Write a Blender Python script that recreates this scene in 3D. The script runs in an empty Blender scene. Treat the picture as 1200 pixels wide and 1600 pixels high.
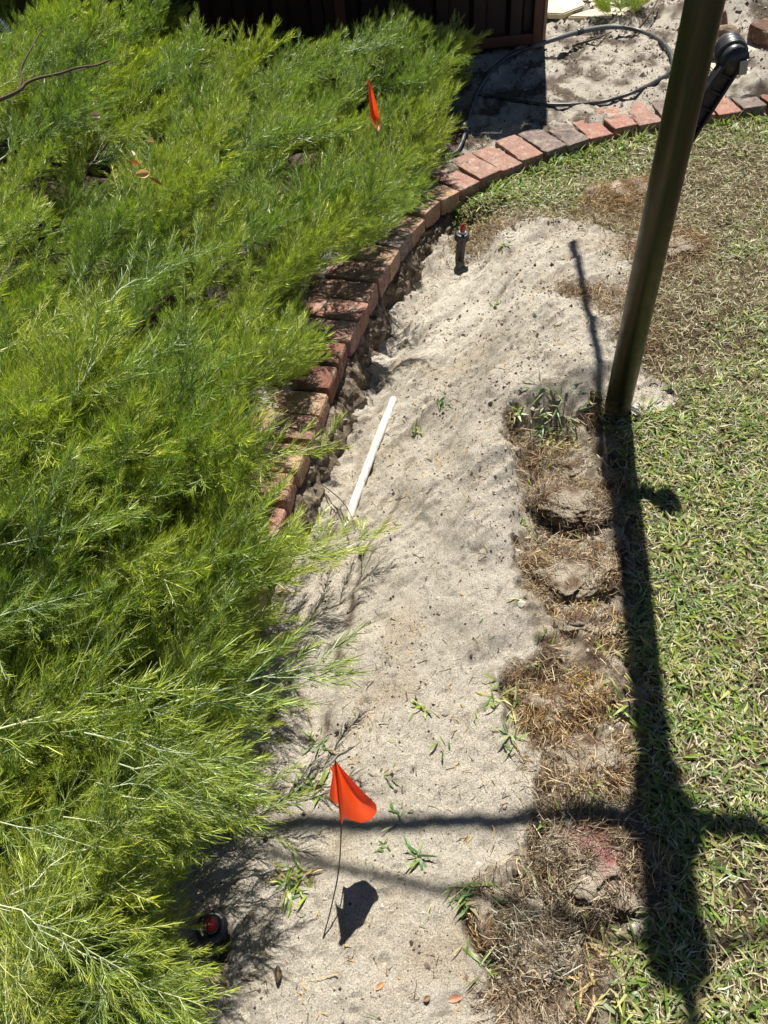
import bpy, math, random
import numpy as np
from mathutils import Vector, Matrix

random.seed(7)
rng = np.random.default_rng(11)
SC = bpy.context.scene
COL = SC.collection

# ------------------------------------------------------------------ camera
F = 1201.0            # focal length in pixels of the 1200 px wide photograph
CAM_H = 1.6
PITCH = 50.0
_r = F / math.tan(math.radians(PITCH))
_ny = min((abs(math.hypot(1098 - .213 * y - 600, y - 800) - _r), y) for y in np.arange(900, 3000, .5))[1]
_nx = 1098 - .213 * _ny
_d = np.array([_nx - 600, -(_ny - 800), -F]); _d /= np.linalg.norm(_d)
_u = -_d
_f = np.array([0, 0, -1.0])
_yw = _f - _f.dot(_u) * _u; _yw /= np.linalg.norm(_yw)
_xw = np.cross(_yw, _u)
RC = np.array([_xw, _yw, _u])
CP = np.array([0, 0, CAM_H])
cd = bpy.data.cameras.new('camera')
cd.sensor_fit = 'HORIZONTAL'; cd.sensor_width = 36; cd.lens = 36 * F / 1200
cd.clip_start = .02; cd.clip_end = 500
cam = bpy.data.objects.new('camera', cd); COL.objects.link(cam)
M4 = np.eye(4); M4[:3, :3] = RC; M4[:3, 3] = CP
cam.matrix_world = Matrix(M4.tolist())
SC.camera = cam


def G(px, py, z=0.0):
    """world point at height z seen at a pixel of the photograph"""
    d = RC @ np.array([px - 600, 800 - py, -F]); t = (z - CAM_H) / d[2]
    return CP + t * d


def GY(px, py, Y):
    d = RC @ np.array([px - 600, 800 - py, -F]); t = Y / d[1]
    return CP + t * d


def PX(w):
    c = (np.asarray(w) - CP) @ RC
    return np.stack([600 + F * c[..., 0] / -c[..., 2], 800 - F * c[..., 1] / -c[..., 2]], -1)


# ------------------------------------------------------------------ light
SUN_EL = math.radians(62.5)
SUN_AZ = math.radians(11.6)          # measured from +Y towards +X
w = bpy.data.worlds.new('World'); SC.world = w; w.use_nodes = True
nt = w.node_tree; nt.nodes.clear()
sky = nt.nodes.new('ShaderNodeTexSky'); sky.sky_type = 'NISHITA'; sky.sun_disc = False
sky.sun_elevation = SUN_EL; sky.sun_rotation = SUN_AZ
sky.air_density = .5; sky.dust_density = .1
bg = nt.nodes.new('ShaderNodeBackground'); bg.inputs['Strength'].default_value = .05
wo = nt.nodes.new('ShaderNodeOutputWorld')
nt.links.new(sky.outputs[0], bg.inputs[0]); nt.links.new(bg.outputs[0], wo.inputs[0])
sd_ = bpy.data.lights.new('sun', 'SUN'); sd_.energy = 5.0; sd_.angle = math.radians(.53); sd_.color = (1, .955, .88)
sun = bpy.data.objects.new('sun', sd_); COL.objects.link(sun)
SDIR = np.array([math.sin(SUN_AZ) * math.cos(SUN_EL), math.cos(SUN_AZ) * math.cos(SUN_EL), math.sin(SUN_EL)])
sun.rotation_euler = Vector(SDIR.tolist()).to_track_quat('Z', 'Y').to_euler()
SH = SDIR[:2] / SDIR[2]              # horizontal shift of a shadow per metre of height
SC.view_settings.view_transform = 'Standard'; SC.view_settings.look = 'None'
SC.view_settings.exposure = 0.92; SC.view_settings.gamma = 1; SC.view_settings.use_curve_mapping = False
SC.cycles.max_bounces = 6; SC.cycles.diffuse_bounces = 2; SC.cycles.transmission_bounces = 3


# ------------------------------------------------------------------ helpers
def tag(o, label=None, cat=None, group=None, kind=None):
    if label: o['label'] = label
    if cat: o['category'] = cat
    if group: o['group'] = group
    if kind: o['kind'] = kind
    return o


def empty(name, loc, label, cat, group=None, rot=(0, 0, 0)):
    o = bpy.data.objects.new(name, None); COL.objects.link(o)
    o.location = [float(v) for v in loc]; o.rotation_euler = rot; o.empty_display_size = .05
    return tag(o, label, cat, group)


def link(name, me, mat=None, parent=None):
    if mat and not me.materials: me.materials.append(mat)
    o = bpy.data.objects.new(name, me); COL.objects.link(o)
    if parent: o.parent = parent
    return o


def fast(name, V, Q, col=None, smooth=False):
    """mesh from vertex array and face array (all quads or all tris)"""
    V = np.ascontiguousarray(V, dtype=np.float32).reshape(-1, 3); Q = np.ascontiguousarray(Q, dtype=np.int32)
    me = bpy.data.meshes.new(name); n, k = Q.shape
    me.vertices.add(len(V)); me.vertices.foreach_set('co', V.ravel())
    me.loops.add(n * k); me.loops.foreach_set('vertex_index', Q.ravel())
    me.polygons.add(n); me.polygons.foreach_set('loop_start', np.arange(0, n * k, k, dtype=np.int32))
    me.polygons.foreach_set('loop_total', np.full(n, k, np.int32))
    me.polygons.foreach_set('use_smooth', np.full(n, smooth))
    if col is not None:
        a = me.color_attributes.new('col', 'FLOAT_COLOR', 'POINT')
        c = np.ones((len(V), 4), np.float32); c[:, :3] = np.asarray(col).reshape(-1, 3); a.data.foreach_set('color', c.ravel())
    me.update(calc_edges=True)
    return me


def norm(a): return a / np.maximum(np.linalg.norm(a, axis=-1, keepdims=True), 1e-9)


def strips(P0, D, L, W, bend=None, nseg=3, col=None, side=None, prof=None, wig=0.0, coltip=None):
    """many thin blades at once: P0,D (N,3); L,W (N,)"""
    N = len(P0); D = norm(D); L = np.broadcast_to(L, N); W = np.broadcast_to(W, N)
    if bend is None: bend = np.zeros((N, 3))
    if side is None:
        side = norm(np.cross(D, rng.normal(size=(N, 3))))
    else: side = norm(side)
    t = np.linspace(0, 1, nseg + 1)
    if prof is None: prof = np.interp(t, [0, .35, .8, 1], [.6, 1, .75, .12])
    w1 = rng.normal(size=(N, 3)) * wig; w2 = rng.normal(size=(N, 3)) * wig
    pts = P0[:, None] + L[:, None, None] * (D[:, None] * t[None, :, None] + bend[:, None] * (t ** 2)[None, :, None]
          + w1[:, None] * np.sin(t * 4.2)[None, :, None] + w2[:, None] * np.sin(t * 8)[None, :, None])
    off = side[:, None] * (W[:, None] * prof[None] * .5)[..., None]
    V = np.stack([pts - off, pts + off], 2)      # N, nseg+1, 2, 3
    base = np.arange(N)[:, None] * (2 * (nseg + 1)) + np.arange(nseg)[None] * 2
    Q = np.stack([base, base + 1, base + 3, base + 2], -1).reshape(-1, 4)
    C = None
    if col is not None:
        C = np.broadcast_to(col[:, None, None, :], V.shape)
        if coltip is not None:
            C = C * (1 - t)[None, :, None, None] + coltip[:, None, None, :] * t[None, :, None, None]
    return V.reshape(-1, 3), Q, (None if C is None else C.reshape(-1, 3).copy())


def join(parts):
    V, Q, C, o = [], [], [], 0
    for v, q, c in parts:
        V.append(v); Q.append(q + o); o += len(v)
        C.append(c if c is not None else np.full((len(v), 3), .5))
    return np.concatenate(V), np.concatenate(Q), np.concatenate(C)


def tube(pts, rad, n=8, col=None, caps=True):
    pts = np.asarray(pts, float); m = len(pts); rad = np.broadcast_to(rad, m)
    T = norm(np.gradient(pts, axis=0)); up = np.array([0, 0, 1.0]) if abs(T[0][2]) < .9 else np.array([1.0, 0, 0])
    A = norm(np.cross(T[0], up)); fr = []
    for i in range(m):
        A = norm(A - T[i] * A.dot(T[i])); fr.append((A, np.cross(T[i], A)))
    th = np.arange(n) * 2 * math.pi / n
    V = np.array([pts[i] + rad[i] * (np.cos(th)[:, None] * fr[i][0] + np.sin(th)[:, None] * fr[i][1]) for i in range(m)]).reshape(-1, 3)
    Q = [(i * n + j, i * n + (j + 1) % n, (i + 1) * n + (j + 1) % n, (i + 1) * n + j) for i in range(m - 1) for j in range(n)]
    if caps:
        V = np.concatenate([V, pts[:1], pts[-1:]]); a, b = m * n, m * n + 1
        for j in range(0, n, 2):
            Q.append((a, (j + 2) % n, (j + 1) % n, j)); Q.append((b, (m - 1) * n + j, (m - 1) * n + j + 1, (m - 1) * n + (j + 2) % n))
    Q = np.array(Q)
    C = np.broadcast_to(np.asarray(col if col is not None else (.5, .5, .5), float), V.shape).copy()
    return V, Q, C


def tube_obj(name, pts, rad, mat, parent=None, n=12, smooth=True, sub=0):
    pts = np.asarray(pts, float)
    if sub:  # Catmull-Rom refinement
        P = np.concatenate([[2 * pts[0] - pts[1]], pts, [2 * pts[-1] - pts[-2]]]); out = []
        rr = np.broadcast_to(rad, len(pts)); ro = []
        for i in range(1, len(P) - 2):
            for k in range(sub):
                t = k / sub
                out.append(.5 * (2 * P[i] + (P[i + 1] - P[i - 1]) * t + (2 * P[i - 1] - 5 * P[i] + 4 * P[i + 1] - P[i + 2]) * t * t + (-P[i - 1] + 3 * P[i] - 3 * P[i + 1] + P[i + 2]) * t ** 3))
                ro.append(rr[i - 1] * (1 - t) + rr[i] * t)
        out.append(pts[-1]); ro.append(rr[-1]); pts, rad = np.array(out), np.array(ro)
    V, Q, C = tube(pts, rad, n)
    return link(name, fast(name, V, Q, smooth=smooth), mat, parent)


def lathe(name, prof, mat, parent=None, n=24, smooth=True, at=(0, 0, 0)):
    """prof: list of (r,z)"""
    V = []; th = np.arange(n) * 2 * math.pi / n
    for r, z in prof: V += [(r * math.cos(a) + at[0], r * math.sin(a) + at[1], z + at[2]) for a in th]
    Q = [(i * n + j, i * n + (j + 1) % n, (i + 1) * n + (j + 1) % n, (i + 1) * n + j) for i in range(len(prof) - 1) for j in range(n)]
    me = fast(name, V, np.array(Q), smooth=smooth)
    return link(name, me, mat, parent)


def box_mesh(name, dx, dy, dz, rnd=0.0, bev=.003, sub=0):
    import bmesh
    bm = bmesh.new(); bmesh.ops.create_cube(bm, size=1)
    bmesh.ops.scale(bm, vec=(dx, dy, dz), verts=bm.verts)
    if bev: bmesh.ops.bevel(bm, geom=bm.edges[:], offset=bev, segments=2, affect='EDGES', profile=.6)
    if sub: bmesh.ops.subdivide_edges(bm, edges=[e for e in bm.edges if e.calc_length() > .02], cuts=sub, use_grid_fill=True)
    if rnd:
        for v in bm.verts:
            v.co += Vector((random.gauss(0, rnd), random.gauss(0, rnd), random.gauss(0, rnd)))
    me = bpy.data.meshes.new(name); bm.to_mesh(me); bm.free()
    return me


def sm(v, a, b_): return np.clip((v - a) / (b_ - a), 0, 1)


# numpy value noise
_perm = rng.random((256, 256))


def vnoise(x, y, s, ox=0, oy=0):
    x = x * s + ox + 1000; y = y * s + oy + 1000
    xi = np.floor(x).astype(int); yi = np.floor(y).astype(int); fx = x - xi; fy = y - yi
    fx = fx * fx * (3 - 2 * fx); fy = fy * fy * (3 - 2 * fy)
    g = lambda a, b: _perm[a & 255, b & 255]
    return (g(xi, yi) * (1 - fx) * (1 - fy) + g(xi + 1, yi) * fx * (1 - fy) + g(xi, yi + 1) * (1 - fx) * fy + g(xi + 1, yi + 1) * fx * fy) * 2 - 1


def fbm(x, y, s, o=4, ox=0, gain=.5):
    r = 0; a = 1; t = 0
    for k in range(o):
        r = r + a * vnoise(x + .3 * k, y - .7 * k, s * 2 ** k, ox + 17 * k, 31 * k); t += a; a *= gain
    return r / t


# ------------------------------------------------------------------ materials
def mat(name, base=(.5, .5, .5), rough=.8, metal=0.0, spec=.3):
    m = bpy.data.materials.new(name); m.use_nodes = True
    b = m.node_tree.nodes['Principled BSDF']
    b.inputs['Base Color'].default_value = (*base, 1); b.inputs['Roughness'].default_value = rough
    b.inputs['Metallic'].default_value = metal; b.inputs['Specular IOR Level'].default_value = spec
    return m, m.node_tree, b


def N(t, typ, **k):
    n = t.nodes.new(typ)
    for a, v in k.items():
        if a in n.inputs.keys() if hasattr(n.inputs, 'keys') else False: n.inputs[a].default_value = v
        else: setattr(n, a, v)
    return n


def noise(t, scale, detail=4, rough=.6, coord=None, dist=0):
    n = t.nodes.new('ShaderNodeTexNoise'); n.inputs['Scale'].default_value = scale; n.inputs['Detail'].default_value = detail
    n.inputs['Roughness'].default_value = rough; n.inputs['Distortion'].default_value = dist
    if coord: t.links.new(coord, n.inputs['Vector'])
    return n.outputs['Fac']


def ramp(t, fac, stops):
    r = t.nodes.new('ShaderNodeValToRGB'); e = r.color_ramp.elements
    while len(e) < len(stops): e.new(.5)
    for i, (p, c) in enumerate(stops):
        e[i].position = p; e[i].color = (*c, 1) if len(c) == 3 else c
    t.links.new(fac, r.inputs[0]); return r.outputs[0]


def mix(t, fac, a, b, mode='MIX'):
    m = t.nodes.new('ShaderNodeMix'); m.data_type = 'RGBA'; m.blend_type = mode
    for s, v in ((m.inputs[0], fac), (m.inputs[6], a), (m.inputs[7], b)):
        if isinstance(v, (int, float)): s.default_value = v
        elif isinstance(v, tuple): s.default_value = (*v, 1)
        else: t.links.new(v, s)
    return m.outputs[2]


def bump(t, b, h, strength=.5, dist=.003, nrm=None):
    n = t.nodes.new('ShaderNodeBump'); n.inputs['Strength'].default_value = strength; n.inputs['Distance'].default_value = dist
    t.links.new(h, n.inputs['Height'])
    if nrm is not None: t.links.new(nrm, n.inputs['Normal'])
    if b is not None: t.links.new(n.outputs[0], b.inputs['Normal'])
    return n.outputs[0]


def coords(t, kind='Object'): return t.nodes.new('ShaderNodeTexCoord').outputs[kind]


def vcol(t):
    a = t.nodes.new('ShaderNodeVertexColor'); a.layer_name = 'col'; return a.outputs[0]


# ground: vertex colour gives the large zones of soil, noise gives the grain
m_ground, t, b = mat('sandy_soil', rough=.95, spec=.15)
c = coords(t)
gr = ramp(t, noise(t, 330, 3, .8, c), [(.32, (.38, .37, .36)), (.47, (.95, .95, .95)), (.68, (1.4, 1.4, 1.37))])
md = ramp(t, noise(t, 38, 5, .65, c), [(.25, (.82, .8, .77)), (.5, (1, 1, 1)), (.75, (1.1, 1.1, 1.08))])
col = mix(t, 1.0, vcol(t), gr, 'MULTIPLY'); col = mix(t, 1.0, col, md, 'MULTIPLY')
sp = ramp(t, noise(t, 150, 4, .85, c), [(.615, (0, 0, 0)), (.66, (1, 1, 1))])
col = mix(t, sp, col, (.075, .058, .042))  # dark specks paint in crumbs and the tiny shadows they cast
t.links.new(col, b.inputs['Base Color'])
n1 = bump(t, None, noise(t, 55, 7, .8, c), 1, .016)
bump(t, b, noise(t, 260, 4, .85, c), 1, .005, n1)


def leaf_mat(name, trans=.35, rough=.45, spec=.35, tcol=(1.25, 1.35, .55)):
    m, t, b = mat(name, rough=rough, spec=spec)
    o = t.nodes.new('ShaderNodeObjectInfo')
    v = ramp(t, o.outputs['Random'], [(0, (.74, .84, .9)), (.5, (1, 1, 1)), (1, (1.32, 1.18, .85))])
    col = mix(t, 1.0, vcol(t), v, 'MULTIPLY')
    t.links.new(col, b.inputs['Base Color'])
    tr = t.nodes.new('ShaderNodeBsdfTranslucent'); t.links.new(mix(t, 1.0, col, tcol, 'MULTIPLY'), tr.inputs[0])
    mx = t.nodes.new('ShaderNodeMixShader'); mx.inputs[0].default_value = trans
    t.links.new(b.outputs[0], mx.inputs[1]); t.links.new(tr.outputs[0], mx.inputs[2])
    t.links.new(mx.outputs[0], t.nodes['Material Output'].inputs[0])
    return m


m_needle = leaf_mat('needle_foliage', .30, .4, .6, (1.05, 1.35, .45))
m_grass = leaf_mat('grass_blade', .35, .42, .4)
m_dry = leaf_mat('dry_straw', .2, .6, .3, (1, 1, .9))
m_root = leaf_mat('root_fibre', .12, .7, .2, (1, .9, .8))
m_dead = leaf_mat('dead_leaf', .25, .5, .4, (1.2, .9, .6))


def brick_mat(name, c1, c2, c3):
    m, t, b = mat(name, rough=.9, spec=.2)
    c = coords(t); o = t.nodes.new('ShaderNodeObjectInfo')
    ad = t.nodes.new('ShaderNodeVectorMath'); ad.operation = 'ADD'
    t.links.new(c, ad.inputs[0])
    cm = t.nodes.new('ShaderNodeCombineXYZ'); mu = t.nodes.new('ShaderNodeMath'); mu.operation = 'MULTIPLY'; mu.inputs[1].default_value = 50
    t.links.new(o.outputs['Random'], mu.inputs[0]); t.links.new(mu.outputs[0], cm.inputs[0]); t.links.new(cm.outputs[0], ad.inputs[1])
    c = ad.outputs[0]
    a = ramp(t, noise(t, 14, 6, .7, c), [(.3, c1), (.5, c2), (.7, c1)])
    g = ramp(t, noise(t, 190, 3, .8, c), [(.3, (.35, .33, .32)), (.5, (1, 1, 1)), (.75, (1.3, 1.25, 1.2))])
    a = mix(t, 1.0, a, g, 'MULTIPLY')
    f = ramp(t, noise(t, 30, 6, .75, c), [(.52, (0, 0, 0)), (.68, (1, 1, 1))])
    du = ramp(t, noise(t, 22, 7, .8, c), [(.51, (0, 0, 0)), (.68, (.7, .7, .7))])
    cc_ = mix(t, f, a, c3)
    mp_ = t.nodes.new('ShaderNodeVectorMath'); mp_.operation = 'ADD'; mp_.inputs[1].default_value = (7, 3, 5); t.links.new(c, mp_.inputs[0]); t.links.new(mp_.outputs[0], du.node.inputs[0].links[0].from_node.inputs['Vector'])
    t.links.new(mix(t, du, cc_, (.46, .39, .31)), b.inputs['Base Color'])
    n1 = bump(t, None, noise(t, 45, 5, .7, c), .7, .006)
    bump(t, b, noise(t, 230, 3, .8, c), .8, .003, n1)
    return m


B_RED = brick_mat('brick_red', (.28, .13, .095), (.33, .18, .135), (.15, .105, .09))
B_PINK = brick_mat('brick_weathered_pink', (.36, .21, .16), (.28, .165, .13), (.15, .12, .105))
B_GREY = brick_mat('brick_charcoal', (.12, .105, .098), (.2, .15, .13), (.07, .065, .062))
B_CREAM = brick_mat('brick_cream', (.42, .31, .2), (.36, .22, .14), (.22, .15, .11))
B_DARK = brick_mat('brick_dark_red', (.16, .07, .05), (.22, .1, .07), (.1, .07, .06))

B_OLD = brick_mat('brick_old_brown', (.10, .055, .04), (.14, .08, .055), (.07, .05, .04))
m_mortar, t, b = mat('old_mortar', (.25, .22, .18), .95, spec=.15)
c = coords(t)
col = ramp(t, noise(t, 25, 6, .75, c), [(.3, (.08, .06, .042)), (.5, (.22, .175, .125)), (.7, (.44, .37, .28))])
t.links.new(mix(t, 1.0, col, ramp(t, noise(t, 250, 2, .8, c), [(.3, (.5, .5, .5)), (.55, (1, 1, 1)), (.8, (1.3, 1.3, 1.3))]), 'MULTIPLY'), b.inputs['Base Color'])
bump(t, b, noise(t, 90, 6, .8, c), 1, .01)

m_steel, t, b = mat('weathered_galvanised_steel', (.2, .2, .15), .34, .6, .5)
c = coords(t)
mp = t.nodes.new('ShaderNodeMapping'); mp.inputs['Scale'].default_value = (1, 1, .06); t.links.new(c, mp.inputs[0])
col = ramp(t, noise(t, 60, 5, .6, mp.outputs[0]), [(.3, (.022, .034, .016)), (.5, (.045, .05, .025)), (.68, (.075, .055, .03))])  # vertical streaks put green and brown reflections into the base colour
wn = ramp(t, noise(t, 55, 6, .75, c), [(.66, (0, 0, 0)), (.76, (.8, .8, .8))])
col = mix(t, wn, col, (.13, .125, .10))
sx_ = t.nodes.new('ShaderNodeSeparateXYZ'); t.links.new(c, sx_.inputs[0])
ma = t.nodes.new('ShaderNodeMath'); ma.operation = 'MULTIPLY_ADD'; t.links.new(sx_.outputs[2], ma.inputs[0]); ma.inputs[1].default_value = -5.5; t.links.new(noise(t, 45, 5, .7, c), ma.inputs[2])
dirt = ramp(t, ma.outputs[0], [(.35, (0, 0, 0)), (.62, (.85, .85, .85))])
scm = t.nodes.new('ShaderNodeMapping'); scm.inputs['Scale'].default_value = (1, 1, .25); scm.inputs['Rotation'].default_value = (.4, .3, 0); t.links.new(c, scm.inputs[0])
scr = ramp(t, noise(t, 38, 8, .8, scm.outputs[0]), [(.63, (0, 0, 0)), (.68, (.5, .5, .5))])
col = mix(t, scr, col, (.20, .17, .12))
t.links.new(mix(t, dirt, col, (.26, .21, .15)), b.inputs['Base Color'])
t.links.new(ramp(t, noise(t, 30, 5, .6, c), [(.3, (.28, .28, .28)), (.7, (.5, .5, .5))]), b.inputs['Roughness'])
bump(t, b, noise(t, 120, 4, .6, c), .15, .001)
m_alu, t, b = mat('dull_aluminium', (.4, .41, .41), .45, .9)
m_black, t, b = mat('black_plastic', (.018, .019, .02), .38, 0, .5)
c = coords(t); bump(t, b, noise(t, 200, 3, .6, c), .15, .001)
t.links.new(ramp(t, noise(t, 70, 5, .7, c), [(.4, (.014, .015, .017)), (.68, (.05, .048, .044))]), b.inputs['Base Color'])
m_poly, t, b = mat('poly_pipe_plastic', (.03, .031, .032), .42, 0, .5)
c = coords(t)
t.links.new(ramp(t, noise(t, 20, 5, .7, c), [(.4, (.022, .023, .025)), (.7, (.10, .095, .085))]), b.inputs['Base Color'])
m_polyg, t, b = mat('grey_poly', (.13, .14, .135), .5, 0, .5)
m_red, t, b = mat('red_plastic', (.42, .012, .014), .35, 0, .5)
m_pale, t, b = mat('pale_plastic_ring', (.5, .52, .55), .35, 0, .5)
m_pvc, t, b = mat('pvc', (.72, .71, .64), .4, 0, .5)
c = coords(t)
t.links.new(ramp(t, noise(t, 25, 6, .75, c), [(.35, (.66, .65, .59)), (.52, (.60, .57, .49)), (.66, (.36, .30, .22))]), b.inputs['Base Color'])
m_flag = bpy.data.materials.new('orange_vinyl'); m_flag.use_nodes = True; t = m_flag.node_tree; b = t.nodes['Principled BSDF']
b.inputs['Base Color'].default_value = (.92, .055, .012, 1); b.inputs['Roughness'].default_value = .42
tr = t.nodes.new('ShaderNodeBsdfTranslucent'); tr.inputs[0].default_value = (1, .10, .015, 1)
mx = t.nodes.new('ShaderNodeMixShader'); mx.inputs[0].default_value = .5
t.links.new(b.outputs[0], mx.inputs[1]); t.links.new(tr.outputs[0], mx.inputs[2]); t.links.new(mx.outputs[0], t.nodes['Material Output'].inputs[0])
m_wire, _, _ = mat('dark_wire', (.05, .045, .04), .5, .6)
m_fence, t, b = mat('fence_sheet_paint', (.075, .022, .014), .5, 0, .4)
c = coords(t); t.links.new(ramp(t, noise(t, 8, 4, .6, c), [(.3, (.015, .006, .005)), (.7, (.028, .010, .007))]), b.inputs['Base Color'])
m_post, t, b = mat('fence_post_paint', (.10, .032, .018), .5, 0, .4)
m_postl, t, b = mat('fence_post_tan', (.34, .22, .11), .55, 0, .4)
m_bark, t, b = mat('woody_bark', (.12, .085, .06), .85)
c = coords(t); bump(t, b, noise(t, 150, 4, .7, c), .6, .002)
m_twig, t, b = mat('dry_twig', (.10, .07, .05), .85)
m_stone, t, b = mat('cream_paving_stone', (.5, .44, .32), .85, spec=.2)
c = coords(t)
t.links.new(ramp(t, noise(t, 6, 6, .7, c), [(.3, (.42, .35, .23)), (.55, (.6, .54, .4)), (.75, (.5, .42, .3))]), b.inputs['Base Color'])
bump(t, b, noise(t, 40, 5, .7, c), .5, .004)
m_crumb, t, b = mat('soil_crumb', rough=.95, spec=.1); t.links.new(vcol(t), b.inputs['Base Color'])

# ------------------------------------------------------------------ the edge line of the brick edging (outer top edge)
edge_px = [(1200, 165), (1167, 171), (1122, 178), (1080, 182), (1031, 187), (994, 195), (954, 204), (915, 215), (874, 228), (835, 243), (796, 260),
           (762, 275), (727, 290), (695, 307), (670, 330), (650, 355), (631, 378), (612, 401), (596, 430), (578, 461), (561, 495), (545, 528),
           (530, 570), (512, 618), (492, 670), (468, 725), (450, 772), (438, 815), (420, 880), (395, 960), (360, 1060), (320, 1180), (280, 1300),
           (245, 1400), (215, 1500), (195, 1600)]
edge = np.array([G(x, y, 0)[:2] for x, y in edge_px])
for _ in range(2): edge[1:-1] = .5 * edge[1:-1] + .25 * (edge[:-2] + edge[2:])
far_dir = norm((edge[0] - edge[3])[None])[0]
edge = np.concatenate([[edge[0] + far_dir * 6], [edge[0] + far_dir * 2], edge, [edge[-1] + np.array([-.02, -.5])], [edge[-1] + np.array([-.1, -4])]])


def sdist(x, y):
    """distance to the edge line, positive on the garden bed side"""
    shp = x.shape; p = np.stack([x.ravel(), y.ravel()], -1)
    best = np.full(len(p), 1e9); sg = np.zeros(len(p))
    for a, b_ in zip(edge[:-1], edge[1:]):
        ab = b_ - a; L2 = ab.dot(ab)
        tt = np.clip(((p - a) @ ab) / L2, 0, 1)
        q = p - (a + tt[:, None] * ab); d = np.hypot(q[:, 0], q[:, 1])
        cr = ab[0] * (p[:, 1] - a[1]) - ab[1] * (p[:, 0] - a[0])
        m = d < best - 1e-9
        best = np.where(m, d, best); sg = np.where(m, -np.sign(cr), sg)
    return (best * sg).reshape(shp)


# ------------------------------------------------------------------ ground sheet
zc = [(690, 365, -.12), (655, 440, -.16), (605, 540, -.18), (570, 630, -.18), (535, 720, -.18), (495, 820, -.145), (470, 920, -.12), (440, 1050, -.09),
      (400, 1180, -.08), (335, 1320, -.08), (300, 1450, -.09), (250, 1600, -.09),
      (715, 405, -.13), (700, 500, -.11), (690, 600, -.085), (620, 700, -.135), (660, 720, -.085), (590, 800, -.125), (640, 850, -.075), (560, 940, -.10), (680, 1000, -.06),
      (520, 1080, -.085), (650, 1200, -.06), (540, 1290, -.07), (600, 1500, -.065), (450, 1500, -.075), (700, 1400, -.06), (700, 1590, -.06),
      (820, 365, -.03), (880, 420, .02), (860, 490, .065), (905, 555, .075), (820, 590, .05), (760, 700, .03), (765, 800, .02), (750, 950, .0), (690, 760, -.03), (780, 1100, -.055),
      (930, 450, -.02), (1000, 300, -.06), (1100, 400, -.06), (1200, 300, -.06), (1050, 600, -.05), (1100, 800, -.05), (1180, 600, -.055), (1150, 1000, -.05), (1100, 1200, -.05), (1100, 1500, -.05),
      (900, 300, -.065), (800, 305, -.055), (740, 325, -.065), (960, 650, -.05), (1200, 1400, -.05), (1200, 800, -.05),
      (870, 690, -.09), (862, 745, -.10), (910, 800, -.04), (845, 835, -.09), (900, 950, -.03), (860, 1040, -.06), (900, 1250, -.045), (900, 1450, -.055), (850, 1600, -.06), (1000, 1000, -.055),
      (1120, 205, -.05), (1190, 200, -.05), (940, 225, -.052), (860, 255, -.055)]
zp = np.array([G(a, b_, c_) for a, b_, c_ in zc])
zp = np.concatenate([zp, [[3, 0, -.06], [3, 3, -.06], [5, 1, -.06], [1, -1, -.06], [-.3, -1, -.06], [8, -5, -.06]]])


def base_z(x, y, sd):
    num = 0; den = 0
    for px, py, pz in zp:
        d2 = (x - px) ** 2 + (y - py) ** 2
        wgt = 1 / (d2 + .004) ** 2
        num = num + wgt * pz; den = den + wgt
    zl = num / den
    bed = -.012 + 0 * x
    for (cx, cy, h_, r_) in MOUNDS: bed = bed + h_ * np.exp(-((x - cx) ** 2 + (y - cy) ** 2) / r_ ** 2)
    k = np.clip((sd - .02) / .12, 0, 1)
    return zl * (1 - k) + bed * k


g1 = G(1190, 20); g2 = G(1190, 135); g3 = G(980, 110)
MOUNDS = [(g1[0], g1[1], .16, .5), (g2[0] + .15, g2[1], .07, .3), (g3[0], g3[1], .03, .3)]


def poly_sd(x, y, poly):
    """signed distance, positive inside polygon (world xy)"""
    poly = np.asarray(poly); best = np.full(x.shape, 1e9); ins = np.zeros(x.shape, bool)
    for i in range(len(poly)):
        a = poly[i]; b_ = poly[(i + 1) % len(poly)]; ab = b_ - a
        tt = np.clip(((x - a[0]) * ab[0] + (y - a[1]) * ab[1]) / ab.dot(ab), 0, 1)
        best = np.minimum(best, np.hypot(x - a[0] - tt * ab[0], y - a[1] - tt * ab[1]))
        cnd = (a[1] > y) != (b_[1] > y)
        with np.errstate(divide='ignore', invalid='ignore'):
            xx = (b_[0] - a[0]) * (y - a[1]) / (b_[1] - a[1] + 1e-12) + a[0]
        ins ^= cnd & (x < xx)
    return np.where(ins, best, -best)


sand_px = [(690, 320), (735, 350), (790, 347), (850, 348), (905, 352), (965, 358), (1000, 400), (990, 480), (975, 560), (1000, 600), (1055, 610), (1060, 640), (1000, 652), (955, 640),
           (935, 640), (900, 655), (850, 640), (800, 655), (790, 700), (830, 760), (835, 830), (810, 860), (800, 930), (830, 980), (850, 1020), (790, 1060), (780, 1130), (835, 1180),
           (832, 1250), (810, 1330), (760, 1360), (700, 1380), (710, 1450), (750, 1500), (770, 1620), (760, 1900), (-200, 1900), (0, 1500), (300, 1000), (420, 700), (560, 440)]
sand_poly = np.array([G(a, b_, -.05)[:2] for a, b_ in sand_px])
turf_px = [(790, 640), (930, 640), (960, 680), (990, 760), (985, 1000), (1010, 1100), (1030, 1300), (1050, 1400), (1010, 1470), (960, 1500), (940, 1560), (960, 1640), (930, 1900), (650, 1900), (690, 1380), (740, 1330), (800, 1200), (760, 1050)]
turf_poly = np.array([G(a, b_, -.05)[:2] for a, b_ in turf_px])
dry_spots = [(G(1060, 310), .33), (G(1060, 480), .26), (G(1010, 560), .16), (G(960, 330), .22), (G(1170, 260), .3), (G(1010, 420), .2), (G(1150, 440), .16), (G(840, 335), .1)]
root_spots = [(G(742, 338), .10), (G(962, 310), .11), (G(1030, 385), .10), (G(1000, 520), .07), (G(985, 470), .07), (G(940, 460), .05), (G(885, 460), .045)]


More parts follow.
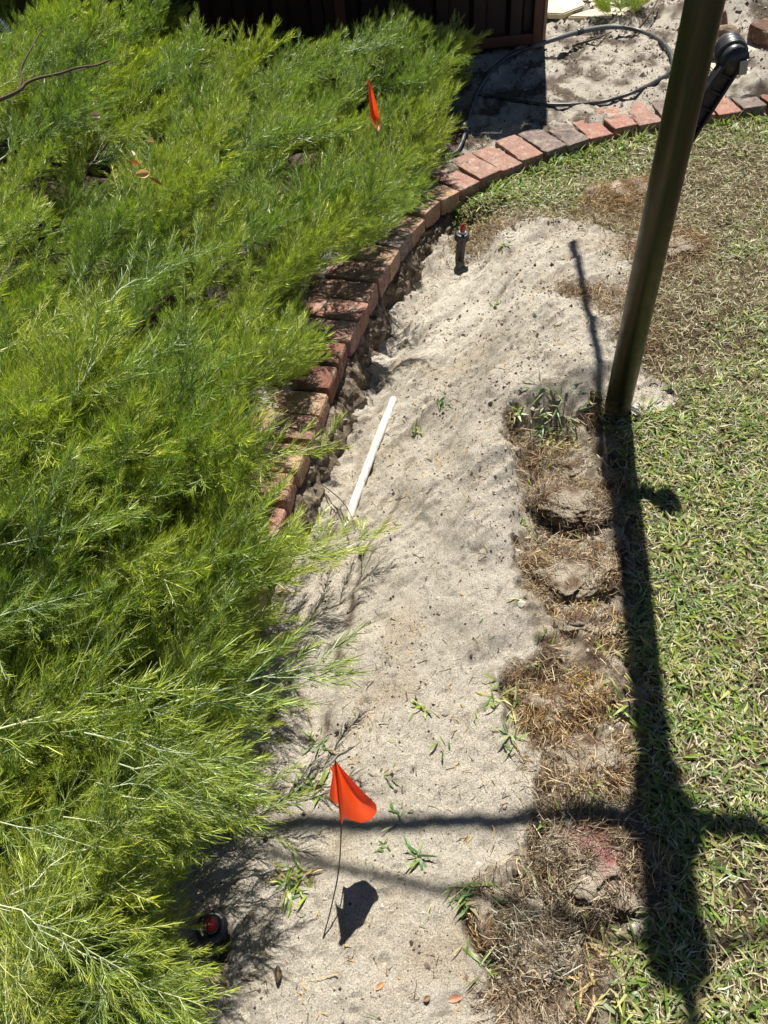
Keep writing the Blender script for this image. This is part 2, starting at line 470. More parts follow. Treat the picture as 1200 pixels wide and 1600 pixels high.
def cat_axis(segs):
    out = [segs[0][0]]
    for a, b_, s in segs:
        n = max(1, int(round((b_ - a) / s))); out += list(np.linspace(a, b_, n + 1)[1:])
    return np.array(out)


ax = cat_axis([(-60, -6, 6), (-6, -3, .5), (-3, -.9, .07), (-.9, -.55, .02), (-.55, 1.25, .0075), (1.25, 2.6, .016), (2.6, 4, .1), (4, 8, .8), (8, 60, 8)])
ay = cat_axis([(-30, -4, 4), (-4, -.3, .3), (-.3, .1, .04), (.1, 2.3, .0075), (2.3, 3.6, .012), (3.6, 6.2, .022), (6.2, 9, .2), (9, 60, 8)])
X, Y = np.meshgrid(ax, ay)
SD = sdist(X, Y)
Z = base_z(X, Y, SD)
S_sand = poly_sd(X, Y, sand_poly) + .030 * fbm(X, Y, 24, 4) + .04 * fbm(X, Y, 6, 2, 5)
S_turf = poly_sd(X, Y, turf_poly) + .035 * fbm(X, Y, 18, 4, 9)
near = (np.abs(X) < 6) & (Y < 9) & (Y > -3)
ksand = np.clip(S_sand / .02 + .5, 0, 1) * (SD < .1)
kturf = np.clip(S_turf / .02 + .5, 0, 1) * (SD < 0) * (1 - ksand)
kbed = (SD > .1) * 1.0
klawn = (1 - ksand) * (1 - kturf) * (1 - kbed)
# relief: streaky raked sand, lumps, footprints
u = (X * .80 + Y * .6); v = (-X * .6 + Y * .80)
streak = .3 - 1.9 * np.abs(fbm(u * .28, v * 1.5, 13, 4, 3))
foot = fbm(X, Y, 11, 3, 150)
pits = -np.clip(fbm(X, Y, 42, 2, 200) - .42, 0, 1) * 2.2
lump = fbm(X, Y, 26, 4, 40)
fine = fbm(X, Y, 75, 2, 70)
warp = np.abs(fbm(X, Y, 9, 4, 21))
Z = Z + ksand * (.019 * streak * sm(Y + .3 * fbm(X, Y, 3, 2, 90), .8, 1.5) + .0075 * lump + .004 * fine + .022 * fbm(X, Y, 4, 3, 8) + .010 * foot + .013 * pits)
Z = Z + kturf * (.034 * lump + .010 * fine + .026 * fbm(X, Y, 9, 3, 2) - .008)
Z = Z + klawn * (.010 * fbm(X, Y, 7, 4, 50)) * near
Z = Z + kbed * near * (.034 * fbm(X, Y, 8, 4, 60) + .03 * (warp - .2) + .010 * fbm(X, Y, 40, 3, 61))
Z = Z + kbed * near * 0
_c2 = G(735, 352, -.1)
Z = Z - .035 * np.exp(-(((X - _c2[0]) / .10) ** 2 + ((Y - _c2[1]) / .05) ** 2)) + .02 * np.exp(-(((X - _c2[0] - .02) / .12) ** 2 + ((Y - _c2[1] - .10) / .04) ** 2)) * (SD < -.06)
# the heaped sand leaves a lip where it lies on the turf
Z = Z + .012 * np.exp(-(S_sand / .03) ** 2) * (SD < -.2) * (S_sand > -.05)
gr_px = [(640, 740), (600, 800), (568, 860), (548, 930), (532, 1000), (520, 1090), (500, 1180)]
gr_w = np.array([G(a_, b_, -.08)[:2] for a_, b_ in gr_px]); gy = gr_w[::-1, 1]
gx = np.interp(Y, gy, gr_w[::-1, 0]) + .012 * fbm(X, Y, 12, 3, 301)
gk = sm(Y, gy[0] - .05, gy[0] + .1) * (1 - sm(Y, gy[-1] - .15, gy[-1] + .05)) * ksand
Z = Z + gk * (-.024 * np.exp(-((X - gx + .03) / .05) ** 2) + .016 * np.exp(-((X - gx - .03) / .035) ** 2))
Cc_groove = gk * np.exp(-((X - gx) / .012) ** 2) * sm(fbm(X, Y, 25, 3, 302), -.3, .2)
# hollow round the near sprinkler and one in the turf
SPR2 = G(318, 1452, -.06)
Z = Z - .07 * np.exp(-(((X - SPR2[0] - .0) ** 2 + (Y - SPR2[1] + .02) ** 2) / .042 ** 2) ** 2)
# narrow gutter against the mortar
Z = Z - .02 * np.exp(-((SD + .09) / .03) ** 2) * (Y > .9) * (Y < 2.9)


def ground_z(x, y):
    """bilinear height from the sheet"""
    x = np.asarray(x, float); y = np.asarray(y, float)
    i = np.clip(np.searchsorted(ax, x) - 1, 0, len(ax) - 2); j = np.clip(np.searchsorted(ay, y) - 1, 0, len(ay) - 2)
    fx = (x - ax[i]) / (ax[i + 1] - ax[i]); fy = (y - ay[j]) / (ay[j + 1] - ay[j])
    return Z[j, i] * (1 - fx) * (1 - fy) + Z[j, i + 1] * fx * (1 - fy) + Z[j + 1, i] * (1 - fx) * fy + Z[j + 1, i + 1] * fx * fy


def sample(A, x, y):
    i = np.clip(np.searchsorted(ax, x) - 1, 0, len(ax) - 2); j = np.clip(np.searchsorted(ay, y) - 1, 0, len(ay) - 2)
    return A[j, i]


def on(px, py, guess=-.05):
    """ground point seen at a pixel"""
    z = guess
    for _ in range(5):
        p = G(px, py, z); z = float(ground_z(p[0], p[1]))
    return np.array([p[0], p[1], z])


def lerp(a, b_, k): return a * (1 - k[..., None]) + np.asarray(b_) * k[..., None]


Cc = np.zeros(X.shape + (3,)); Cc[:] = (.60, .54, .445)
damp = sm(fbm(X, Y, 3.2, 4, 33), .0, .5)
Cc = lerp(Cc, (.44, .405, .355), damp * .35)
Cc = lerp(Cc, (.72, .665, .57), sm(fbm(X, Y, 2.1, 3, 77), .0, .4) * .7)
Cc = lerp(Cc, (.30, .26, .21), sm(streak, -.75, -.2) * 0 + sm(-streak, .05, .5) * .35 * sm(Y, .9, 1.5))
Cc = lerp(Cc, (.42, .33, .22), sm(fbm(X, Y, 7, 3, 13), .2, .6) * .5)
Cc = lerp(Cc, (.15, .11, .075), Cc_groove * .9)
turfc = lerp(np.zeros(X.shape + (3,)) + np.array((.50, .43, .33)), (.16, .11, .075), sm(fbm(X, Y, 20, 4, 90), -.15, .35))
_cut = G(742, 338, -.08)
klip = 1.4 * np.exp(-(((X - _cut[0]) / .17) ** 2 + ((Y - _cut[1]) / .10) ** 2)) * (SD < -.06)
Cc = lerp(Cc, (0, 0, 0), kturf) + turfc * kturf[..., None]
lawnc = lerp(np.zeros(X.shape + (3,)) + np.array((.17, .125, .075)), (.075, .055, .035), sm(fbm(X, Y, 30, 3, 19), -.2, .4))  # soil colour darkened so the gaps between blades look shaded
Cc = lerp(Cc, (0, 0, 0), klawn) + lawnc * klawn[..., None]
bedc = lerp(np.zeros(X.shape + (3,)) + np.array((.54, .49, .41)), (.15, .12, .09), sm(fbm(X, Y, 11, 5, 66) , .02, .32))
shade_soil = sm(SD, .2, .45) * sm(.75 - X + .25 * fbm(X, Y, 5, 3), 0, .35)     # mulch under the shrub, its colour kept dark to deepen the shade
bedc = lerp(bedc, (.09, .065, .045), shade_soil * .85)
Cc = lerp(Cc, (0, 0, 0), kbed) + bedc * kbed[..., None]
Cc = lerp(Cc, (.10, .07, .045), np.clip(klip * 1.3 * sm(fbm(X, Y, 30, 3, 4), -.35, .1), 0, 1))
nx_, ny_ = len(ax), len(ay)
idx = np.arange(nx_ * ny_).reshape(ny_, nx_)
Q = np.stack([idx[:-1, :-1], idx[:-1, 1:], idx[1:, 1:], idx[1:, :-1]], -1)
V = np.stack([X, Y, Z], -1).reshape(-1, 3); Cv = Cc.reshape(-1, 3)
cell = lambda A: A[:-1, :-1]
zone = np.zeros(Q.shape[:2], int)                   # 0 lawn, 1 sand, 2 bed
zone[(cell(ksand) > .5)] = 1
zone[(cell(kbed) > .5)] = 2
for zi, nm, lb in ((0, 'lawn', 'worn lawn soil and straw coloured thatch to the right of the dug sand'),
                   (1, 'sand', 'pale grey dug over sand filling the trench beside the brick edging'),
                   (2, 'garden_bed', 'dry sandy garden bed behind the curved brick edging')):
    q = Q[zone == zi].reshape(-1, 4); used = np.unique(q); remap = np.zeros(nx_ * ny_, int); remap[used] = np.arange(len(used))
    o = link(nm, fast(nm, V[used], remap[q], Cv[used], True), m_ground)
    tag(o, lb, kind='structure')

# ------------------------------------------------------------------ brick edging
root = empty('brick_edging', (0, 0, 0), 'curved garden edging of weathered red and grey bricks between the bed and the lawn', 'brick edging')
seg = np.hypot(*(edge[1:] - edge[:-1]).T); cum = np.concatenate([[0], np.cumsum(seg)])


def along(s):
    x = np.interp(s, cum, edge[:, 0]); y = np.interp(s, cum, edge[:, 1])
    a = np.array([np.interp(s + .05, cum, edge[:, 0]) - np.interp(s - .05, cum, edge[:, 0]), np.interp(s + .05, cum, edge[:, 1]) - np.interp(s - .05, cum, edge[:, 1])])
    return np.array([x, y]), a / np.linalg.norm(a)


bvar = []
for k in range(7):
    me = box_mesh('brick', .1085, .218, .076, .0006, .005 if k < 4 else .013, 7)
    P_ = np.array([v.co[:] for v in me.vertices]); nn_ = norm(P_ / np.array([.053, .109, .038]))
    e1 = fbm(P_[:, 0] + P_[:, 2] * .8 + k, P_[:, 1] - P_[:, 2] * .6, 28, 4, k * 9); e2 = np.clip(fbm(P_[:, 0] - P_[:, 2] + k, P_[:, 1] + P_[:, 2], 17, 2, 50 + k) - .28, 0, 1)
    cr_ = (np.abs(P_) / np.array([.053, .109, .038]) > .86).sum(1) >= 2
    P_ = P_ + nn_ * (.0032 * e1 - .030 * e2 * cr_)[:, None]
    for v, p in zip(me.vertices, P_): v.co = p.tolist()
    bvar.append(me)
# one mesh per material and variant
bm_cache = {}


def brick_mesh(k, m):
    if (k, m.name) not in bm_cache:
        me = bvar[k].copy(); me.materials.append(m); bm_cache[(k, m.name)] = me
    return bm_cache[(k, m.name)]


s = cum[2] - .30; i = 0
seqm = [B_PINK, B_RED, B_DARK, B_GREY, B_RED, B_PINK, B_GREY, B_PINK, B_RED, B_RED, B_GREY, B_GREY, B_PINK, B_PINK, B_PINK, B_PINK, B_CREAM, B_CREAM, B_CREAM, B_GREY, B_CREAM,
        B_PINK, B_PINK, B_RED, B_PINK, B_DARK, B_DARK, B_CREAM, B_PINK, B_CREAM, B_RED, B_RED, B_PINK, B_CREAM, B_RED, B_PINK, B_DARK, B_RED, B_CREAM]
while s < cum[-2] + .2:
    p, a = along(s)
    inward = np.array([a[1], -a[0]])
    if sdist(np.array([p[0] + inward[0] * .1]), np.array([p[1] + inward[1] * .1]))[0] < 0: inward = -inward
    m = seqm[i] if i < len(seqm) else random.choice([B_RED, B_DARK, B_PINK])
    k = random.randrange(4) if not (25 <= i <= 33) else random.randrange(4, 7)
    o = link('brick', brick_mesh(k, m), None, root)
    cpt = p + inward * (.108 + random.uniform(-.006, .006))
    ang = math.atan2(a[1], a[0]) + random.gauss(0, .03)
    o.location = (cpt[0], cpt[1], -.038 + random.gauss(0, .0035)); o.rotation_euler = (random.gauss(0, .02), random.gauss(0, .02), ang)
    s += .1185 + random.uniform(-.002, .003); i += 1
# rough mortar haunch under the bricks on the trench side
ss = np.arange(cum[2] + .0, cum[-2], .012); K = 12
Vh = []
for a_, s_ in enumerate(ss):
    p, d_ = along(s_); inward = np.array([d_[1], -d_[0]])
    if sdist(np.array([p[0] + inward[0] * .1]), np.array([p[1] + inward[1] * .1]))[0] < 0: inward = -inward
    for k in range(K):
        tt = k / (K - 1); off = .05 - .09 * math.sin(tt * math.pi / 2)
        zz = -.058 - .13 * tt ** 1.6
        n_ = float(fbm(np.array([s_ * 1.0]), np.array([tt * .22]), 24, 4, 7)[0]); n2 = float(fbm(np.array([s_]), np.array([tt * .15]), 9, 2, 99)[0])
        n3 = float(fbm(np.array([s_]), np.array([tt * .2]), 70, 2, 37)[0]); off -= .022 * n_ + .028 * n2 + .014 * n3; zz += .012 * n_ + .01 * n3
        Vh.append((p[0] + inward[0] * off, p[1] + inward[1] * off, zz))
ih = np.arange(len(ss) * K).reshape(len(ss), K)
Qh = np.stack([ih[:-1, :-1], ih[1:, :-1], ih[1:, 1:], ih[:-1, 1:]], -1).reshape(-1, 4)
o = link('mortar_haunch', fast('mortar_haunch', Vh, Qh, smooth=False), m_mortar, root)
tag(o, 'crumbling grey mortar haunch under the bricks')

# ------------------------------------------------------------------ fence
fp = G(845, 70, 0); fb = G(735, 212, 0); fa = G(846, 190, 0)
fdir = np.array([-1.0, .03]); fdir /= np.linalg.norm(fdir); fang = math.atan2(fdir[1], fdir[0])
FH = 1.78
fn = empty('sheet_metal_fence', (fp[0], fp[1], 0), 'tall dark red brown ribbed metal fence standing in shade behind the shrub', 'fence', rot=(0, 0, fang))


def rib_profile(length, pitch=.19, depth=.035):
    pts = []; x = 0
    while x < length - 1e-6:
        for dx, dy in ((0, 0), (.055, 0), (.075, depth), (.13, depth), (.15, 0)):
            pts.append((x + dx, dy))
        x += pitch
    return pts


for k in range(4):
    L = .97; x0 = .04 + k * (L + .045)
    pr = [(x0 + a_, b_) for a_, b_ in rib_profile(L)] ; n_ = len(pr)
    Vv = [(a_, b_ - .018, -.03) for a_, b_ in pr] + [(a_, b_ - .018, FH - .02) for a_, b_ in pr]
    o = link('fence_sheet', fast('fence_sheet', Vv, np.array([(j, j + 1, n_ + j + 1, n_ + j) for j in range(n_ - 1)])), m_fence, fn)
    md_ = o.modifiers.new('thick', 'SOLIDIFY'); md_.thickness = .0015
    pm = box_mesh('fence_post', .05, .05, FH + .4, 0, .003); o = link('fence_post', pm, m_post, fn); o.location = (.026 + k * (L + .045), 0, FH / 2 - .19)
    if k == 0:
        pm2 = box_mesh('post_edge_strip', .016, .06, FH + .38, 0, .002); o2 = link('post_edge_strip', pm2, m_postl, fn); o2.location = (-.008, 0, FH / 2 - .19)
o = link('top_rail', box_mesh('top_rail', 3.98, .055, .045, 0, .003), m_post, fn); o.location = (2.0, 0, FH + .03)
o = link('bottom_rail', box_mesh('bottom_rail', 3.9, .045, .05, 0, .003), m_post, fn); o.location = (2.0, 0, .04)

# ------------------------------------------------------------------ rotary clothes hoist
pb = G(963, 645, -.05); PR = .0385
hs = empty('rotary_clothes_hoist', (pb[0], pb[1], 0), 'rotary clothes hoist with thick dark galvanised steel post set in the lawn', 'clothes hoist')
sh = G(1043, 1290, -.05)
HEAD = float(np.linalg.norm(sh[:2] - pb[:2]) / np.linalg.norm(SH)) - .05
lathe('post', [(PR - .003, -.35), (PR, -.35), (PR, 1.02), (PR, HEAD - .05), (PR - .004, HEAD - .05)], m_steel, hs, 48)
# ground socket
lathe('ground_socket', [(.062, -.2), (.062, -.052), (.058, -.044), (PR + .003, -.044), (PR + .001, -.06)], m_black, hs, 32)
fl = link('socket_cover_flap', box_mesh('socket_cover_flap', .026, .022, .006, 0, .0015), m_pale, hs)  # pale colour paints the glint on the flap beside the dark socket
q = G(987, 638, -.03); fl.location = (q[0] - pb[0] + .012, q[1] - pb[1], -.032); fl.rotation_euler = (.2, -.35, .7)
fl2 = link('locking_tab', box_mesh('locking_tab', .05, .04, .022, 0, .003), m_black, hs); fl2.location = (.055, -.015, -.04); fl2.rotation_euler = (0, .1, .5)
# crank behind the post
c0 = np.array([pb[0] + .0, pb[1] + .075, 0]); pk = GY(1147, 92, pb[1] + .085); p0 = GY(1072, 205, pb[1] + .085)
hsz = float(p0[2])
gh = link('gear_housing', box_mesh('gear_housing', .04, .05, .09, 0, .006), m_black, hs); gh.location = (.027, PR + .016, hsz + .01)
crank = bpy.data.objects.new('crank_handle', None)
v0 = Vector((p0 - np.array([pb[0], pb[1], 0])).tolist()); v1 = Vector((pk - np.array([pb[0], pb[1], 0])).tolist())
dv = (v1 - v0); Lc = dv.length; zx = dv.normalized(); yx = Vector((0, 1, 0)); yx = (yx - zx * yx.dot(zx)).normalized(); xx = yx.cross(zx)
Mx = Matrix((xx, yx, zx)).transposed().to_4x4(); Mx.translation = v0
import bmesh
bm = bmesh.new()
def bbox(bm, x0, x1, y0, y1, z0, z1, taper=1.0):
    vs = [bm.verts.new((x * (taper if z == z1 else 1), y, z)) for z in (z0, z1) for y in (y0, y1) for x in (x0, x1)]
    for f_ in ((0, 2, 3, 1), (4, 5, 7, 6), (0, 1, 5, 4), (2, 6, 7, 3), (0, 4, 6, 2), (1, 3, 7, 5)): bm.faces.new([vs[j] for j in f_])
bbox(bm, -.024, .024, -.004, .006, -.03, Lc, .8)             # web
bbox(bm, -.027, -.019, -.014, .014, -.03, Lc, .8)            # side flanges
bbox(bm, .019, .027, -.014, .014, -.03, Lc, .8)
for k in range(4): bbox(bm, -.018, .018, -.011, .010, Lc * (.12 + .22 * k), Lc * (.12 + .22 * k) + .005, 1)
bmesh.ops.bevel(bm, geom=bm.edges[:], offset=.0012, segments=1, affect='EDGES')
me = bpy.data.meshes.new('crank_handle'); bm.to_mesh(me); bm.free()
crank = link('crank_handle', me, m_black, hs); crank.matrix_local = Mx
hub = lathe('crank_hub', [(0, -.02), (.026, -.02), (.028, -.01), (.028, .012), (.0, .012)], m_black, crank, 20)
hub.rotation_euler = (math.pi / 2, 0, 0); hub.location = (0, 0, Lc)
gp = lathe('ribbed_grip', [(0, 0), (.030, 0), (.034, .004), (.034, .009), (.03, .012), (.033, .016), (.033, .02), (.029, .023), (.031, .027), (.031, .031), (.027, .034), (.029, .038), (.026, .045), (.02, .055), (0, .056)], m_black, crank, 28)
gp.rotation_euler = (-math.pi / 2 + .25, 0, 0); gp.location = (0, .012, Lc)
cap_ = link('grip_clip', box_mesh('grip_clip', .018, .008, .03, 0, .002), m_alu, crank); cap_.location = (.021, -.016, Lc - .004); cap_.rotation_euler = (0, -.6, 0)
# head, arms, stays and lines overhead
lathe('head_casting', [(PR, HEAD - .22), (.05, HEAD - .2), (.052, HEAD - .05), (.075, HEAD - .03), (.078, HEAD + .04), (.058, HEAD + .07), (.056, HEAD + .36), (.064, HEAD + .37), (.064, HEAD + .47), (.03, HEAD + .5), (0, HEAD + .5)], m_steel, hs, 28)
tipsh = G(895, 362, -.01)
tz = HEAD + .12
ftip = np.array([tipsh[0] + SH[0] * tz - pb[0], tipsh[1] + SH[1] * tz - pb[1]]); RL = float(np.hypot(*ftip)); fa_ = math.atan2(ftip[1], ftip[0])
tips = []
for k in range(4):
    an = fa_ + k * math.pi / 2; dx, dy = math.cos(an), math.sin(an)
    a0 = np.array([dx * .07, dy * .07, HEAD]); a1 = np.array([dx * RL, dy * RL, tz])
    tube_obj('arm', [a0, a1], .0155, m_alu, hs, 12)
    tube_obj('stay', [np.array([dx * .05, dy * .05, HEAD + .42]), a0 + (a1 - a0) * .46], .010, m_alu, hs, 8)
    gu = link('gusset', box_mesh('gusset', .16, .03, .05, 0, .004), m_alu, hs); gu.location = (dx * .12, dy * .12, HEAD); gu.rotation_euler = (0, 0, an)
    tips.append((a0, a1, an))
# line clamps where the shadows show them
for k in range(4):
    a0, a1, an = tips[k]
    for fr in (.985, .925, .70, .52):
        c_ = a0 + (a1 - a0) * fr
        cl = link('line_clamp', box_mesh('line_clamp', .045, .038, .05, 0, .005), m_black, hs); cl.location = c_.tolist(); cl.rotation_euler = (0, 0, an)
for fr in (.985, .925, .70, .52):
    pts = [tips[k][0] + (tips[k][1] - tips[k][0]) * fr for k in range(4)]; 
    for k in range(4):
        A_, B_ = pts[k], pts[(k + 1) % 4]
        tube_obj('washing_line', [A_ - [0, 0, .02], (A_ + B_) / 2 - [0, 0, .06], B_ - [0, 0, .02]], .0015, m_wire, hs, 5, sub=4)

# ------------------------------------------------------------------ PVC pipe in the trench
pa = on(616, 628); pb_ = on(554, 785); pc = on(536, 835)
pts = [pa + [0, 0, .012], (pa + pb_) / 2 + [0, 0, .011], pb_ + [0, 0, .004], pc + [0, 0, -.022]]
z0 = max(pa[2], pb_[2]); pts[0][2] = pa[2] + .013; pts[1][2] = max(pts[1][2], float(ground_z(pts[1][0], pts[1][1])) + .011)
pv = empty('pvc_pipe', pa, 'white pvc pipe lying half buried in the trench beside the bricks', 'pipe')
P_ = np.array(pts) - pa
V, Qd, C_ = tube(np.array([P_[0], P_[1], P_[2], P_[3]]), .0128, 24, caps=False)
link('pipe_wall', fast('pipe_wall', V, Qd, smooth=True), m_pvc, pv)
V, Qd, C_ = tube(np.array([P_[0], P_[1]]), .0108, 24, caps=False)
link('pipe_bore', fast('pipe_bore', V, Qd[:, ::-1], smooth=True), m_pvc, pv)
d0 = norm((P_[0] - P_[1])[None])[0]
ring = lathe('pipe_rim', [(.0108, 0), (.0128, 0), (.0128, -.004)], m_pvc, pv, 24); ring.rotation_euler = Vector(d0.tolist()).to_track_quat('Z', 'Y').to_euler(); ring.location = (P_[0] + d0 * .0004).tolist()


# ------------------------------------------------------------------ pop-up sprinklers
def sprinkler(loc, label, body_h, R0, tilt, cant):
    t_ = empty('popup_sprinkler', loc, label, 'sprinkler', 'pop-up sprinklers in the trench', rot=tilt)
    H_ = body_h
    lathe('body', [(R0 * .75, -.04), (R0 * .78, H_ * .6), (R0 * .82, H_ - .028), (R0 * .9, H_ - .026)], m_black, t_, 28)
    cp_ = lathe('cap', [(R0 * .86, H_ - .03), (R0 * 1.12, H_ - .028), (R0 * 1.16, H_ - .006), (R0 * 1.06, H_), (R0 * .62, H_ + .002), (R0 * .58, H_ - .004), (0, H_ - .004)], m_black, t_, 28)
    for k in range(14):
        a_ = k * 2 * math.pi / 14
        r_ = link('cap_rib', rib_me, None, cp_); r_.location = (math.cos(a_) * R0 * 1.14, math.sin(a_) * R0 * 1.14, H_ - .016); r_.rotation_euler = (0, 0, a_)
    lathe('riser_ring', [(R0 * .57, H_ - .003), (R0 * .57, H_ + .006), (R0 * .46, H_ + .009), (R0 * .4, H_ + .009)], m_pale if H_ > .11 else m_black, t_, 24)
    nz = lathe('nozzle', [(R0 * .42, H_), (R0 * .42, H_ + .012), (R0 * .36, H_ + .018), (R0 * .30, H_ + .026), (R0 * .28, H_ + .034), (0, H_ + .036)], m_red, t_, 20)
    sl = link('nozzle_tab', box_mesh('nozzle_tab', R0 * .55, R0 * .12, .01, 0, .001), m_red, nz); sl.location = (0, 0, H_ + .036)
    return t_


rib_me = box_mesh('cap_rib', .003, .004, .018, 0, .0008); rib_me.materials.append(m_black)
q = on(718, 404)
sprinkler(q, 'upright black sprinkler with red nozzle standing in the far end of the trench', .115, .024, (.10, .05, .3), 0)
q2 = SPR2.copy(); q2[2] = -.15
sprinkler(q2, 'black capped sprinkler with red centre sunk in a hole near the bottom of the picture', .10, .027, (.15, .10, 1.1), 0)


# ------------------------------------------------------------------ marking flags
def flag(name_label, stake_pts, fun, nu=41, nv=18, top_ext=.0):
    b0 = np.array(stake_pts[0]); t_ = empty('marking_flag', b0, name_label, 'flag', 'orange marking flags')
    tube_obj('stake', [np.array(p) - b0 for p in stake_pts], .0013, m_wire, t_, 8, sub=6)
    Vf = np.array([fun(i_ / (nu - 1), j_ / (nv - 1)) for i_ in range(nu) for j_ in range(nv)]) - b0
    ii = np.arange(nu * nv).reshape(nu, nv); Qf = np.stack([ii[:-1, :-1], ii[1:, :-1], ii[1:, 1:], ii[:-1, 1:]], -1).reshape(-1, 4)
    link('pennant', fast('pennant', Vf, Qf, smooth=True), m_flag, t_)
    return t_


fb0 = on(505, 1466)
ft = G(524, 1188, .336); fm = G(533, 1292, .086)
st = [fb0 - [0, 0, .02], fb0, G(517, 1420, -.02), G(529, 1360, .03), fm, ft * .5 + fm * .5, ft]
fan = [fm, G(538, 1276, .112), G(550, 1282, .088), G(565, 1286, .076), G(580, 1281, .095), G(589, 1268, .13), G(588, 1257, .155)]
lcur = [G(514, 1197, .322), G(520, 1208, .30), G(517, 1226, .235), G(514.5, 1243, .18)]
lbot = [G(514.5, 1243, .18), G(522, 1248, .175), G(529, 1252, .172)]


def pick(lst, k):
    x_ = k * (len(lst) - 1); i_ = min(int(x_), len(lst) - 2); f_ = x_ - i_
    return lst[i_] * (1 - f_) + lst[i_ + 1] * f_


def fl1(u_, v_):
    if u_ < .25:       # small left fold
        k = 1 - u_ / .25
        st_p = ft + (fm - ft) * v_ * .62
        return st_p * (1 - k) + pick(lcur, v_) * k + np.array([0, -.006, 0]) * math.sin(k * 3.14)
    k = (u_ - .25) / .75
    p = ft * (1 - v_) + pick(fan, k) * v_
    return p + np.array([.002, .012, 0]) * math.sin(v_ * 3.14) * math.sin(k * 6.0) + np.array([.0, .004, 0]) * math.sin(k * 14) * v_ * (1 - v_)


flag('near orange marking flag leaning on a thin wire stake in the sand', st, fl1)
# far flag in the shrub: folded trough
a = GY(575, 124, 2.85); c_ = GY(588, 206, 2.80)
a2 = GY(578, 126, 2.87)


def fl2(u_, v_):
    L_ = GY(574 + 0 * v_, 127 + 0 * v_, 2.85) * (1 - v_) + GY(580, 194, 2.80) * v_
    R_ = GY(578, 124, 2.87) * (1 - v_) + GY(598, 199, 2.84) * v_
    M_ = (L_ + R_) / 2 + np.array([0, .03, -.012]) * min(1, v_ * 1.5)
    if v_ > .86:
        tip_ = GY(591, 205, 2.80); k = (v_ - .86) / .14
        L_ = L_ * (1 - k) + tip_ * k; R_ = R_ * (1 - k) + tip_ * k; M_ = M_ * (1 - k) + tip_ * k
    if u_ < .5:
        k = u_ / .5; return L_ * (1 - k) + M_ * k
    k = (u_ - .5) / .5; return M_ * (1 - k) + R_ * k


sb = np.array([a2[0] + .03, 2.95, 0.0])
flag('far orange marking flag folded narrow and poking out of the green shrub', [sb, (sb + a2) / 2, a2], fl2)

# ------------------------------------------------------------------ poly pipe coil on the bed
hp = [(655, 252), (690, 246), (712, 238), (722, 222), (727, 205), (733, 178), (745, 145), (765, 112), (795, 88), (830, 74), (868, 61), (905, 50), (945, 43), (975, 43), (1005, 50), (1035, 66), (1050, 90),
      (1047, 112), (1020, 130), (985, 146), (945, 158), (900, 163), (850, 163), (805, 157), (765, 150), (745, 146)]
hpt = []
for j, (x, y) in enumerate(hp):
    r_ = .009 if j < 6 or j > 13 else .0095
    lift = .012 + .05 * math.exp(-((j - 11) / 2.2) ** 2)
    q = on(x, y, 0); q = G(x, y, q[2] + lift); hpt.append(q)
ho = empty('poly_pipe_coil', hpt[11], 'loop of black poly irrigation pipe lying on the sandy bed beside the fence', 'pipe')
off = hpt[11]
tube_obj('thin_pipe', [p - off for p in hpt[:8]], .0085, m_poly, ho, 12, sub=5)
tube_obj('loop_pipe', [p - off for p in hpt[7:]], [.0085] + [.011] * 6 + [.010] * 5 + [.0085] * 7, m_poly, ho, 12, sub=5)
tube_obj('grey_pipe_section', [p - off + [0, 0, .0012] for p in hpt[9:14]], [.0115, .0125, .0128, .0125, .011], m_polyg, ho, 12, sub=5)  # thicker section in a paler grey than the rest of the loop
for j, l_ in ((4, .03), (11, .03)):
    d_ = norm((hpt[j + 1] - hpt[j - 1])[None])[0]
    tube_obj('coupling', [hpt[j] - off - d_ * .02, hpt[j] - off + d_ * .02], .0155, m_black, ho, 14)
tube_obj('inline_barb', [G(722, 203, .035) - off, G(729, 190, .045) - off], .012, m_poly, ho, 10)

# ------------------------------------------------------------------ twigs, loose bricks, paving
def stick(name, pxs, rad, label, m=m_twig, cat='twig', lift=.006, group='dry twigs'):
    P = []
    for k, e in enumerate(pxs):
        x, y = e[:2]; q = on(x, y, 0); P.append(G(x, y, q[2] + (e[2] if len(e) > 2 else lift)))
    P = np.array(P); b0 = P[0].copy()
    o = tube_obj(name, P - b0, np.linspace(rad, rad * .45, len(P)), m, None, 6, sub=4); o.location = b0.tolist()
    return tag(o, label, cat, group)


stick('twig', [(985, 60), (1000, 42, .03), (1018, 18, .05), (1030, -6, .06)], .009, 'dark dry stick leaning across the far side of the black pipe loop')
stick('twig', [(895, 72), (925, 62, .02), (955, 50, .03)], .008, 'dark straight stick standing in for a branch shadow under the grey pipe')  # dark stick modelled in place of a branch's cast shadow
stick('twig', [(495, 752, .02), (520, 770, .035), (540, 790, .03), (556, 822, .01)], .0022, 'thin curved brown twig arching beside the lower end of the white pipe')
stick('twig', [(508, 772), (525, 795, .01), (545, 815, .006)], .002, 'short dark twig on the sand left of the white pipe')
stick('twig', [(576, 563, .015), (595, 578, .03), (612, 598, .01)], .0018, 'thin bent twig on the sand above the top end of the white pipe')
stick('twig', [(606, 524), (625, 530)], .003, 'short reddish twig on the trench floor beside the mortar')
stick('twig', [(850, 12), (900, 2, .03), (960, 8, .02)], .008, 'bare grey stick resting on the cream paving beyond the pipe')
lb = link('loose_brick', brick_mesh(1, B_OLD)); q = on(1207, 74, .05); lb.location = (q[0], q[1] + .03, q[2] + .04); lb.rotation_euler = (.05, -.1, .35)
tag(lb, 'loose dark brown brick at the right edge beyond the hoist crank', 'brick')
